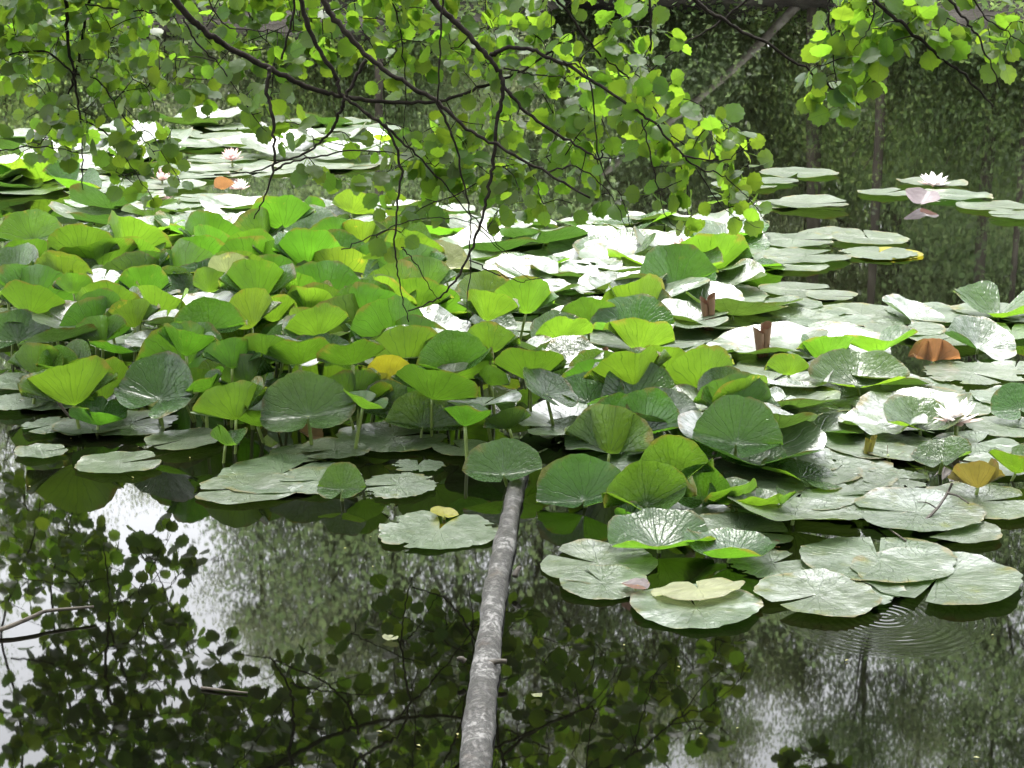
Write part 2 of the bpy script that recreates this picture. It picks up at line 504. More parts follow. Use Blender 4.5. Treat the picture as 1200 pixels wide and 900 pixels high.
def water_material():
    m, nt, out = new_mat('pond_water')
    L = nt.links
    geo = N(nt, 'ShaderNodeNewGeometry')
    pos = geo.outputs['Position']
    bs = N(nt, 'ShaderNodeBsdfPrincipled')
    murk = ramp(nt, noise(nt, pos, 0.8, 4), [(0.3, (0.0010, 0.0012, 0.0007)), (0.7, (0.0020, 0.0019, 0.0010))])
    L.new(murk, bs.inputs['Base Color'])
    bs.inputs['Roughness'].default_value = 0.020
    bs.inputs['IOR'].default_value = 1.333
    bs.inputs['Specular IOR Level'].default_value = 0.5

    def rings(c, lam, rad, amp):
        d = N(nt, 'ShaderNodeVectorMath'); d.operation = 'DISTANCE'
        L.new(pos, d.inputs[0]); d.inputs[1].default_value = c
        dd = math_node(nt, 'ADD', d.outputs['Value'], math_node(nt, 'MULTIPLY', noise(nt, pos, 14.0, 2), 0.006))
        s = math_node(nt, 'SINE', math_node(nt, 'MULTIPLY', dd, 2 * pi / lam))
        env = math_node(nt, 'SUBTRACT', 1.0, math_node(nt, 'DIVIDE', dd, rad), clamp=True)
        env = math_node(nt, 'POWER', env, 0.8)
        rough_ = math_node(nt, 'MULTIPLY', math_node(nt, 'SUBTRACT', noise(nt, pos, 9.0, 2), 0.25), 2.0, clamp=True)
        return math_node(nt, 'MULTIPLY', math_node(nt, 'MULTIPLY', math_node(nt, 'MULTIPLY', s, env), rough_), amp)
    r1 = rings(RIP, 0.018, 0.23, 0.00050)
    mp = N(nt, 'ShaderNodeMapping'); mp.inputs['Scale'].default_value = (1.0, 0.7, 1.0)
    L.new(pos, mp.inputs['Vector'])
    n1 = math_node(nt, 'MULTIPLY', noise(nt, mp.outputs[0], 2.2, 2, 0.5), 0.00032)
    n2 = math_node(nt, 'MULTIPLY', noise(nt, mp.outputs[0], 12.0, 2, 0.5), 0.000035)
    h = math_node(nt, 'ADD', r1, math_node(nt, 'ADD', n1, n2))
    b = N(nt, 'ShaderNodeBump')
    b.inputs['Strength'].default_value = 1.0
    b.inputs['Distance'].default_value = 1.0
    L.new(h, b.inputs['Height'])
    L.new(b.outputs[0], bs.inputs['Normal'])
    L.new(bs.outputs[0], out.inputs['Surface'])
    return m


M['water'] = water_material()

# ------------------------------------------------------------------ ground and water
POND = np.array([(-2.6, 1.3), (2.6, 1.3), (3.6, 3), (3.9, 6.5), (6.5, 10), (12, 15), (16, 21), (14, 26), (9.5, 26.2), (6.2, 27.2), (5.4, 33.5), (1.2, 33.5), (-0.6, 27.0),
                 (-1.6, 26.6), (-5, 26.3), (-9, 26.0), (-15, 24.5), (-16, 17), (-10, 11), (-5.2, 8.6), (-3.8, 6.5), (-3.5, 3)], dtype=float)


def pond_sdf(X, Y):
    d = np.full(X.shape, 1e9)
    inside = np.zeros(X.shape, dtype=bool)
    n = len(POND)
    for i in range(n):
        a, b = POND[i], POND[(i + 1) % n]
        ex, ey = b - a
        t = np.clip(((X - a[0]) * ex + (Y - a[1]) * ey) / (ex * ex + ey * ey), 0, 1)
        d = np.minimum(d, np.hypot(X - a[0] - t * ex, Y - a[1] - t * ey))
        c = ((a[1] > Y) != (b[1] > Y)) & (X < (b[0] - a[0]) * (Y - a[1]) / (b[1] - a[1] + 1e-12) + a[0])
        inside ^= c
    return np.where(inside, -d, d)


def ground_z(X, Y):
    X = np.asarray(X, float); Y = np.asarray(Y, float)
    s = pond_sdf(X, Y) + 0.25 * np.sin(X * 1.9 + 1) * np.cos(Y * 1.4) + 0.12 * np.sin(X * 4.3) * np.sin(Y * 3.9)
    far = np.clip((Y - 14) / 8, 0, 1)
    up = np.clip(s, 0, 200)
    z = 0.22 * (1 - np.exp(-up * 1.6)) + np.minimum(up, 30) * 0.06 * (0.35 + far)
    z += 0.06 * np.sin(X * 0.9) * np.sin(Y * 0.8) * np.clip(s, 0, 1)
    return np.where(s > 0, z, np.maximum(s * 0.5, -0.8))


ax = np.concatenate([np.linspace(-500, -40, 16)[:-1], np.linspace(-40, 40, 220), np.linspace(40, 500, 16)[1:]])
ay = np.concatenate([np.linspace(-400, -10, 14)[:-1], np.linspace(-10, 50, 190), np.linspace(50, 600, 18)[1:]])
GX, GY = np.meshgrid(ax, ay)
GZ = ground_z(GX, GY)
nx, ny = len(ax), len(ay)
idx = np.arange(nx * ny).reshape(ny, nx)
GQ = np.stack([idx[:-1, :-1], idx[:-1, 1:], idx[1:, 1:], idx[1:, :-1]], -1).reshape(-1, 4)
link('ground', mesh_np('ground', np.stack([GX.ravel(), GY.ravel(), GZ.ravel()], 1), [GQ], True, None, M['soil']), kind='structure')
link('pond_water', mesh_np('pond_water', [(-18, 0.3, 0), (18, 0.3, 0), (18, 33, 0), (-18, 33, 0)], [[(0, 1, 2, 3)]], False, None, M['water']), kind='structure')


# ------------------------------------------------------------------ leaf-cloud crowns for the far bank
def quads_cloud(C, size, rs, flat=0.4):
    """rhombic leaf faces at centres C"""
    n = len(C)
    nrm = rs.standard_normal((n, 3)); nrm[:, 2] = np.abs(nrm[:, 2]) + flat
    nrm /= np.linalg.norm(nrm, axis=1)[:, None]
    t = rs.standard_normal((n, 3))
    u = np.cross(nrm, t); u /= np.linalg.norm(u, axis=1)[:, None]
    w = np.cross(nrm, u)
    s = size * (0.6 + 0.8 * rs.random(n))[:, None]
    V = np.stack([C - u * s * 0.55, C - w * s * 0.34 + u * s * 0.05, C + u * s * 0.55, C + w * s * 0.34 + u * s * 0.05], 1).reshape(-1, 3)
    Q = np.arange(4 * n).reshape(n, 4)
    return V, Q


def far_tree(kind, H, spread, nleaf, leaf, seed, low=0.22, matl='forest', bark='fbark', lean=(0, 0)):
    rs = np.random.default_rng(seed)
    acc = Acc()
    tp = [(lean[0] * t * t * H + 0.12 * sin(5 * t + seed) * t, lean[1] * t * H + 0.1 * cos(4 * t + seed) * t, t * H * 0.94) for t in np.linspace(0, 1, 12)]
    r0 = 0.013 * H + 0.03
    acc.add(*tube(tp, [r0 * (1 - 0.93 * t) * (1 + 0.5 * math.exp(-t * 30)) for t in np.linspace(0, 1, 12)], 9, rough=0.04, seed=seed))
    tips = []
    for k in range(26):
        t = low + (0.96 - low) * (k + rs.random()) / 26
        b = np.array(tp[int(t * 11)]) * (1 - (t * 11) % 1) + np.array(tp[min(11, int(t * 11) + 1)]) * ((t * 11) % 1)
        az = k * 2.4 + rs.random()
        prof = sin(pi * min(1, (t - low) / (1 - low) * 0.86 + 0.14)) ** 0.7
        ln = spread * prof * (0.65 + 0.5 * rs.random())
        el = 0.25 + 0.6 * t + 0.25 * rs.standard_normal() * 0.5
        e = b + np.array([cos(az) * cos(el), sin(az) * cos(el), sin(el)]) * ln
        mid = (b + e) / 2 + np.array([0, 0, 0.10 * ln])
        pts = spline([b, mid, e], 4)
        acc.add(*tube(pts, np.linspace(0.22 * r0 * (1.2 - t) + 0.012, 0.008, len(pts)), 5))
        for q in range(9):
            f = 0.30 + 0.70 * rs.random()
            p = pts[int(f * (len(pts) - 1))] + rs.standard_normal(3) * 0.24 * ln * f
            tips.append((p, 0.085 * spread * (0.5 + 1.0 * rs.random())))
            acc.add(*tube([pts[int(f * (len(pts) - 1))], p], [0.012, 0.004], 4, cap=False))
    w = np.array([t[1] for t in tips]) ** 2
    cnt = rs.multinomial(nleaf, w / w.sum())
    C = []
    for (p, s), c in zip(tips, cnt):
        g = rs.standard_normal((c, 3)) * np.array([s, s, s * 0.62])
        C.append(p + g)
    C = np.concatenate(C)
    V, Q = quads_cloud(C, leaf, rs)
    return acc.mesh('tree_trunk', M[bark]), mesh_np('tree_crown', V, [Q], False, None, M[matl])


def shrub_mesh(H, Wd, nleaf, leaf, seed, matl):
    rs = np.random.default_rng(seed)
    acc = Acc(); C = []
    for k in range(16):
        az = rs.random() * 2 * pi
        rr = Wd * 0.5 * sqrt(rs.random())
        top = np.array([cos(az) * rr, sin(az) * rr, H * (0.45 + 0.55 * rs.random()) * (1 - 0.35 * rr / Wd)])
        b = np.array([cos(az) * 0.12, sin(az) * 0.12, -0.1])
        pts = spline([b, (b + top) / 2 + np.array([0, 0, 0.1 * H]), top], 4)
        acc.add(*tube(pts, np.linspace(0.02, 0.005, len(pts)), 5))
        for q in range(4):
            p = pts[int((0.35 + 0.65 * rs.random()) * (len(pts) - 1))] + rs.standard_normal(3) * 0.12 * Wd
            C.append(p + rs.standard_normal((nleaf // 64, 3)) * np.array([0.13 * Wd, 0.13 * Wd, 0.10 * H]))
    C = np.concatenate(C); C[:, 2] = np.maximum(C[:, 2], 0.03)
    V, Q = quads_cloud(C, leaf, rs)
    return acc.mesh('shrub_stems', M['fbark']), mesh_np('shrub_crown', V, [Q], False, None, M[matl])


TREES = [far_tree('a', 15.5, 3.4, 46000, 0.066, 11, 0.16, 'forest'),
         far_tree('b', 17.5, 3.0, 44000, 0.063, 12, 0.20, 'forest2'),
         far_tree('c', 13.0, 3.6, 46000, 0.068, 13, 0.12, 'forest2'),
         far_tree('d', 18.0, 3.8, 52000, 0.068, 14, 0.24, 'forest')]
SHRUBS = [shrub_mesh(2.2, 3.0, 14000, 0.058, 21, 'shrub'), shrub_mesh(3.2, 3.4, 19000, 0.065, 22, 'forest'), shrub_mesh(1.5, 2.4, 11000, 0.055, 23, 'forest2')]
TREE_TXT = ['broad dark green far bank tree', 'tall slim olive far bank tree', 'low branched olive far bank tree', 'high crowned dark far bank tree']
SHRUB_TXT = ['bright green low far bank shrub', 'tall dark green far bank shrub', 'small olive far bank shrub']
FAR = []
FAR_MARKS = [(925, 'the pale leaning trunk'), (1016, 'the dark slender trunk'), (1142, 'the dark brown trunk'), (452, 'the grey young trunk'), (700, 'the deep far bay'), (150, 'the grey bank'), (1230, 'the thin sapling')]


def plant(name, meshes, part, x, y, rz, s, label, cat, group):
    while pond_sdf(np.array([x]), np.array([y]))[0] < 0.7:
        x, y = x * 1.02, y * 1.02
    z = float(ground_z(np.array([x]), np.array([y]))[0])
    e = empty(name, (x, y, z - 0.05), label=label, category=cat, group=group)
    e.rotation_euler = (0, 0, rz)
    e.scale = (s, s, s * rng.uniform(0.94, 1.06))
    link(part, meshes[0], e)
    link('crown', meshes[1], e)
    FAR.append((e, x / y * F + 600, y, label))
    return e


def at_px(px, d):      # ground position under a picture column at distance d
    return ((px - 600) / F * d / cos(PITCH) * 1.0, d)


# (column, distance, variant, scale)
FT = [(-110, 33, 3, 0.78), (300, 33, 1, 0.80), (390, 35, 0, 0.98), (465, 33, 2, 1.2), (540, 36, 3, 0.98), (630, 34, 1, 1.02), (700, 36, 2, 1.25),
      (770, 35, 0, 1.08), (860, 37, 1, 1.0), (945, 35, 2, 1.15), (1035, 35, 3, 1.02), (1110, 36, 1, 1.02), (1190, 33, 0, 1.12), (1300, 34, 0, 1.1), (20, 36, 2, 0.85), (200, 37, 2, 0.8),
      (-60, 42, 1, 1.0), (80, 45, 2, 0.95), (170, 47, 0, 0.85), (260, 42, 3, 0.85), (380, 44, 1, 1.1), (470, 46, 0, 1.1), (560, 43, 2, 1.2), (650, 46, 3, 1.0),
      (740, 45, 1, 1.1), (830, 47, 0, 1.15), (910, 45, 3, 0.9), (990, 46, 2, 1.1), (1075, 44, 0, 1.0), (1160, 46, 1, 1.0), (1260, 43, 3, 1.0)]
for i, (px, d, v, s) in enumerate(FT):
    x, y = at_px(px, d)
    s *= 0.74 if d > 40 else 1.08
    d += 0 if d > 40 else 3.0
    x, y = at_px(px, d)
    plant('deciduous_tree', TREES[v], 'trunk', x, y, rng.uniform(0, 6.28), s, TREE_TXT[v] + (', second row' if d > 40 else ', first row'), 'tree', 'trees on the far bank')
FS = [(-40, 28.5, 1, 1), (60, 27.6, 0, 1.1), (140, 28.5, 1, 0.9), (230, 27.8, 2, 1), (300, 29.5, 1, 1.1), (390, 28.6, 0, 1.0), (470, 29, 1, 1), (560, 29.6, 2, 1.3), (620, 31, 1, 1),
      (690, 33, 0, 1.0), (760, 34, 1, 0.9), (1000, 33.5, 0, 1.2), (1040, 32, 2, 1.2), (1090, 31.4, 0, 1.3), (1140, 31, 1, 1.0), (1185, 30.5, 0, 1.15), (1240, 30, 1, 1.2),
      (20, 31, 1, 1.3), (180, 32, 1, 1.3), (350, 33, 1, 1.4), (520, 34, 0, 1.6), (660, 36, 1, 1.5), (810, 38, 1, 1.5), (900, 38, 0, 1.6), (970, 38, 1, 1.5), (1060, 35, 0, 1.7), (1120, 34, 1, 1.5), (1200, 34, 0, 1.7)]
for i, (px, d, v, s) in enumerate(FS):
    x, y = at_px(px, d)
    plant('shrub', SHRUBS[v], 'stem', x, y, rng.uniform(0, 6.28), s, SHRUB_TXT[v], 'shrub', 'shrubs on the far bank')
gr = {}
for e, px, y, lab in FAR:
    mk = min(FAR_MARKS, key=lambda q: abs(q[0] - px))
    gr.setdefault((lab, mk[1]), []).append((abs(mk[0] - px) + 4 * (y - 26), e))
for (lab, mk), it in gr.items():
    it.sort(key=lambda q: q[0])
    for i, (_, e) in enumerate(it):
        e['label'] = lab + ' near ' + mk + ('' if len(it) == 1 else ', ' + ('nearest', 'second nearest', 'third nearest', 'fourth nearest', 'fifth nearest')[min(i, 4)])
# a wood farther back that reads as one mass
rs = np.random.default_rng(5)
C = []
for k in range(420):
    a = rs.uniform(-0.62, 0.62); d = rs.uniform(54, 66)
    hgt = rs.uniform(8, 12.5)
    c = np.array([math.sin(a) * d, math.cos(a) * d, 0])
    m_ = 190
    g = np.stack([rs.standard_normal(m_) * 1.5, rs.standard_normal(m_) * 1.5, hgt * rs.random(m_) ** 0.8 + 0.5 + rs.standard_normal(m_) * 0.4], 1)
    C.append(c + g + np.array([0, 0, 2.5]))
V, Q = quads_cloud(np.concatenate(C), 0.42, rs)
link('distant_wood', mesh_np('distant_wood', V, [Q], False, None, M['forest']), kind='stuff', label='dense dark wood standing beyond the far bank trees', category='wood')

# undergrowth on the far bank
X = rs.uniform(-22, 22, 150000); Y = rs.uniform(22, 52, 150000)
sd_ = pond_sdf(X, Y)
kp = (sd_ > 0.12) & (rs.random(len(X)) < np.where(sd_ < 3, 1.0, 0.4)) & (np.sin(X * 2.1 + 3 * np.sin(Y * 1.3)) + np.sin(Y * 2.7 + X) > -0.9)
X, Y = X[kp], Y[kp]
Z = ground_z(X, Y) + np.abs(rs.standard_normal(len(X))) * 0.22 * np.clip(pond_sdf(X, Y), 0.1, 1)
V, Q = quads_cloud(np.stack([X, Y, Z], 1), 0.11, rs)
link('undergrowth', mesh_np('undergrowth', V, [Q], False, None, M['shrub']), kind='stuff', label='low leafy undergrowth covering the far bank', category='undergrowth')
# unseen wooded near bank, one mass added to block sky behind the viewpoint
C = []
acc = Acc()
for k in range(46):
    a = rs.uniform(-2.0, 2.0); d = rs.uniform(4.5, 13)
    c = np.array([math.sin(a) * d, 0.6 - math.cos(a) * d, 0.2])
    hgt = rs.uniform(7, 13)
    acc.add(*tube([c, c + np.array([.1, 0, hgt * .5]), c + np.array([0, .1, hgt])], [.11, .08, .03], 7))
    m_ = 900
    g = np.stack([rs.standard_normal(m_) * 1.2, rs.standard_normal(m_) * 1.2, 1.2 + (hgt - .6) * rs.random(m_) ** 0.8 + rs.standard_normal(m_) * 0.3], 1)
    C.append(c + g)
C = np.concatenate(C); C = C[(C[:, 1] < 1.0) & (np.hypot(C[:, 0], C[:, 1]) > 1.6)]
V, Q = quads_cloud(C, 0.22, rs)
acc.add(V, Q, np.zeros((0, 3), int))
link('near_shade_wood', acc.mesh('near_shade_wood', M['forest'], False), kind='stuff', label='unseen leafy wood round the viewpoint, added to block sky light', category='wood')

# leaning pale trunk and thick trunks close to the far edge (seen mirrored in the water)
def lean_trunk(name, base_px, d, top_px, dtop, ztop, r0, r1, mat, label):
    x0, y0 = at_px(base_px, d)
    x1, y1 = at_px(top_px, dtop)
    while pond_sdf(np.array([x0]), np.array([y0]))[0] < 0.1:
        x0, y0, x1, y1 = x0 * 1.01, y0 * 1.01, x1 * 1.01, y1 * 1.01
    z0 = float(ground_z(np.array([x0]), np.array([y0]))[0]) - 0.2
    pts = spline([(x0, y0, z0), (x0 * 0.6 + x1 * 0.4, y0 * .6 + y1 * .4, z0 + (ztop - z0) * 0.42 + 0.1), (x1, y1, ztop)], 8)
    e = empty(name, (x0, y0, z0), label=label, category='tree')
    t = np.linspace(0, 1, len(pts))
    V, Q, T = tube(pts - np.array([x0, y0, z0]), r0 * (1 - t) + r1 * t, 10, rough=0.05, seed=int(base_px))
    link('trunk', mesh_np('trunk', V, [Q, T], True, None, mat), e)
    return e, pts - np.array([x0, y0, z0])


def small_crown(e, top, spread, n, leaf, matl, seed):
    rs = np.random.default_rng(seed)
    C = []
    for k in range(14):
        c = np.array(top) + rs.standard_normal(3) * spread
        C.append(c + rs.standard_normal((n // 14, 3)) * spread * 0.4)
    V, Q = quads_cloud(np.concatenate(C), leaf, rs)
    link('crown', mesh_np('crown', V, [Q], False, None, M[matl]), e)


for args, lab in (((925, 33.4, 700, 31.0, 2.9, 0.09, 0.04), 'pale leaning tree trunk bent over the far water edge'),
                  ((938, 31.5, 950, 32.0, 7.0, 0.18, 0.10), 'thick upright tree trunk next to the pale leaning trunk'),
                  ((1016, 30.5, 1015, 30.8, 8.0, 0.10, 0.06), 'dark slender tree trunk right at the far bank'),
                  ((1142, 30.2, 1135, 31, 8.5, 0.12, 0.07), 'dark brown tree trunk behind the low bright shrubs'),
                  ((1180, 29.5, 1178, 30, 6.0, 0.07, 0.04), 'thin dark sapling stem on the far bank'),
                  ((452, 27.2, 440, 28, 7.0, 0.07, 0.04), 'grey young tree trunk among the far shrubs')):
    e, pp = lean_trunk('bank_tree', args[0], args[1], args[2], args[3], args[4], args[5], args[6], M['palebark'] if 'pale leaning tree' in lab else M['fbark'], lab)
    small_crown(e, pp[-1] + np.array([0, 0, 0.6]), 1.3, 7000, 0.10, 'forest', int(args[0]))


# ------------------------------------------------------------------ lily leaves
def leaf_mesh(R, a1, a2, b, cup, wave, notch, seed, mat, nr=9, na=44, curl=0.0, ragged=0.0, trough=0.14, holes=False, asym=0.85):
    """round cleft blade; local +y is the tip half, the cleft opens towards -y; z up.
    a1 / a2: rise of tip half / lobe half (radians), b: fold along the midrib, curl: extra bend towards the rim"""
    rs = np.random.default_rng(seed)
    rr = (np.linspace(0.0, 1.0, nr + 1)[1:]) ** 0.8
    ph = np.linspace(-1, 1, na + 1)
    k1, k2 = rs.uniform(2, 4), rs.uniform(5, 8)
    p = rs.uniform(0, 6.28, 6)
    U = []
    for r in rr:
        nu = notch * (0.25 + 0.75 * r ** 0.8) + 0.04 / max(r, 0.15) * 0.3
        f = ph * (pi - nu)
        rad = r * (1 + 0.04 * np.sin(2 * f + p[0]) + 0.028 * np.sin(3 * f + p[1]) + 0.018 * r * np.sin(7 * f + p[4]))
        # the cleft's corners are rounded
        endd = np.clip((np.abs(ph) - 0.86) / 0.14, 0, 1)
        rad = rad * (1 - 0.10 * endd ** 2 * r)
        if r > 0.9:
            rad = rad * (1 + 0.010 * np.sin(k2 * 3.1 * f + p[2]) + ragged * (rs.standard_normal(na + 1) * 0.5 - 0.5 * (rs.random(na + 1) > 0.8)))
        U.append(np.stack([rad * np.sin(f), rad * np.cos(f)], 1))
    U = np.concatenate([[[0, 0]], np.concatenate(U)])
    x, y = U[:, 0], U[:, 1]
    r = np.hypot(x, y); f = np.arctan2(x, y)
    s = np.linspace(-1.3, 1.3, 261)
    t = np.clip((s + trough) / (2 * trough), 0, 1); t = t * t * (3 - 2 * t)
    th = -a2 + (a1 + a2) * t + curl * np.sign(s) * np.clip(np.abs(s) - 0.2, 0, 2) ** 1.5
    ds = s[1] - s[0]
    Yc = np.cumsum(np.cos(th)) * ds; Zc = np.cumsum(np.sin(th)) * ds
    Yc -= np.interp(0, s, Yc); Zc -= np.interp(0, s, Zc)
    ys, zs, ts = np.interp(y, s, Yc), np.interp(y, s, Zc), np.interp(y, s, th)
    sx = np.sqrt(x * x + 0.012) - sqrt(0.012)
    asy = rs.uniform(-asym, asym) if b > 0.08 else 0.0
    bb = b * (1 + asy * np.tanh(3 * x))
    lift = sx * np.sin(bb) + cup * r ** 2
    lift = lift + wave * r ** 2.2 * (0.6 * np.sin(k1 * f + p[3]) + 0.45 * np.sin(k2 * f + p[4]) + 0.2 * np.sin(11 * f + p[5]))
    lift = lift + 0.35 * wave * np.sin(5 * x + p[0]) * np.sin(4 * y + p[1])
    xs = x * np.cos(bb * 0.85)
    if b > 0.08:                                    # one lobe droops or rises on its own
        lb = np.clip(-y, 0, 1) * np.clip(np.abs(x), 0, 1)
        lift = lift + lb * np.where(x > 0, rs.uniform(-asym, asym), rs.uniform(-asym, asym))
    V = np.stack([xs, ys - np.sin(ts) * lift, zs + np.cos(ts) * lift], 1) * R
    ncol = na + 1
    T = np.stack([np.zeros(na, int), 1 + np.arange(1, na + 1), 1 + np.arange(na)], 1)
    i = np.arange(nr - 1)[:, None]; j = np.arange(na)[None, :]
    a = 1 + i * ncol + j
    Q = np.stack([a, a + 1, a + 1 + ncol, a + ncol], -1).reshape(-1, 4)
    if holes:
        ring, sec = np.arange(len(Q)) // na, np.arange(len(Q)) % na
        keep = np.ones(len(Q), bool)
        for _ in range(7):
            s0, w0, dep = rs.integers(0, na), rs.integers(1, 4), rs.choice([1, 1, 1, 2, 3])
            for q_ in range(dep):
                ww = max(1, w0 - q_)
                keep &= ~((ring == nr - 2 - q_) & (((sec - s0) % na) < ww))
        Q = Q[keep]
    uv = np.stack([0.5 + x / 2.4, 0.5 + y / 2.4], 1)
    return mesh_np('blade', V, [T, Q], True, uv, mat)


def stalk_mesh(top, depth, r, seed, matl='stalk', bend=None):
    """from the origin of the thing (at the water) up to the blade"""
    rs = np.random.default_rng(seed)
    b = bend if bend is not None else (rs.uniform(-0.04, 0.04), rs.uniform(-0.02, 0.05))
    p0 = np.array([b[0], b[1], -depth]); p2 = np.array(top)
    mid = (p0 + p2) / 2 + np.array([rs.uniform(-.012, .012), rs.uniform(-.012, .012), 0.0])
    pts = spline([p0, mid, p2], 5)
    V, Q, T = tube(pts, np.linspace(r * 1.1, r * 0.85, len(pts)), 7)
    return mesh_np('stalk', V, [Q, T], True, None, M[matl])


SEED = [100]
DROP = set([160, 172, 176, 181, 184, 185, 186, 187, 191, 192, 241, 246, 249, 283, 285, 304, 305, 308, 361, 362, 366, 382, 390, 398, 399, 400, 407, 409, 413, 418, 434, 439, 441, 447, 448, 466, 469, 473, 474, 476, 489, 505, 509, 511, 513, 515, 516, 517, 518, 520, 522, 524, 535, 542, 568, 569, 570, 571, 572, 574, 575, 576, 577, 581, 584, 586, 590, 591, 592, 595, 596, 599, 612, 618, 622, 624, 625, 628, 630, 640, 642, 643, 644, 649, 655, 662, 663, 664, 666, 668, 670, 671, 672, 686, 697, 700, 701, 702, 705, 717, 719, 722, 734])                # leaves wholly hidden behind others


KTXT = {'F': 'upright green lily leaf', 'T': 'dark lily leaf tilted back', 'H': 'level shiny lily leaf', 'B': 'folded lily leaf',
        'P': 'flat floating lily pad', 'W': 'wavy shiny lily pad', 'X': 'ragged floating lily pad'}
GTXT = {'F': 'upright lily leaves', 'T': 'lily leaves tilted back', 'H': 'lily leaves held level', 'B': 'folded lily leaves', 'P': 'floating lily pads', 'W': 'wavy lily pads', 'X': 'ragged floating pads'}
CTXT = {'yellow': 'yellow', 'lime': 'lime green', 'rust': 'rust brown', 'pale': 'pale withered', 'mauve': 'mauve tinged'}
MARKS = [(38, 283, 'the round lime leaf'), (452, 452, 'the bright yellow leaf'), (302, 500, 'the boat shaped leaf'), (590, 556, 'the log end leaf'), (640, 462, 'the dark oval leaf'),
         (712, 534, 'the tall dark veined leaf'), (684, 584, 'the wide log side leaf'), (872, 474, 'the big stalked lime leaf'), (908, 502, 'the wide shallow silver leaf'), (1005, 452, 'the wide cupped grey leaf'),
         (1092, 424, 'the upright rust leaf'), (1150, 568, 'the curled yellow brown leaf'), (772, 642, 'the dark folded leaf'), (930, 606, 'the very large silver leaf'), (815, 690, 'the cream withered leaf'),
         (1119, 494, 'the open white flower'), (272, 188, 'the pale pink flower'), (48, 158, 'the hidden pink flower'), (190, 212, 'the dusky fading flower'), (282, 222, 'the small white flower'),
         (477, 262, 'the twig veiled flower'), (796, 296, 'the peach drooping flower'), (1094, 216, 'the outlying white flower'), (1035, 297, 'the ochre pad'), (692, 452, 'the orange brown rolled leaf'),
         (832, 388, 'the pink brown rolled leaf'), (894, 420, 'the rust red rolled leaf'), (140, 543, 'the lone grey pad'), (515, 620, 'the torn pad'), (1036, 722, 'the ripple rings'),
         (568, 356, 'the pale sheen leaf'), (40, 372, 'the speckled rolled leaf'), (370, 512, 'the olive rolled leaf'), (866, 536, 'the tall olive rolled leaf'), (201, 476, 'the withered leaf pair'), (600, 620, 'the fallen log')]
PENDING = []


def label_leaves():
    """each leaf is told by its look and by the landmark it grows next to"""
    pos = [(on_z(x, y, 0), t_) for x, y, t_ in MARKS]
    groups = {}
    for o, c, R, kind, mt in PENDING:
        best = min(pos, key=lambda q: (q[0] - Vector((c.x, c.y, 0))).length)
        v = Vector((c.x, c.y, 0)) - best[0]
        rel = 'beside' if abs(v.x) >= abs(v.y) or v.length < 0.08 else ('behind' if v.y > 0 else 'in front of')
        size = 'small ' if R < 0.060 else ('large ' if R > 0.105 else '')
        k = KTXT[kind]
        if mt in CTXT:
            k = CTXT[mt] + ' ' + k.replace('green ', '').replace('dark ', '')
        groups.setdefault((size + k + ' ' + rel + ' ' + best[1], best[1]), []).append((v.length, o, kind))
    ords = ['nearest', 'second nearest', 'third nearest', 'fourth nearest', 'fifth nearest', 'sixth nearest', 'seventh nearest', 'eighth nearest', 'ninth nearest', 'tenth nearest', 'eleventh nearest', 'twelfth nearest', 'thirteenth nearest', 'fourteenth nearest', 'fifteenth nearest', 'sixteenth nearest']
    for (lab, mk), items in groups.items():
        items.sort(key=lambda q: q[0])
        for i, (_, o, kind) in enumerate(items):
            o['label'] = lab if len(items) == 1 else lab + ', ' + ords[min(i, 15)]
            o['group'] = GTXT[kind]


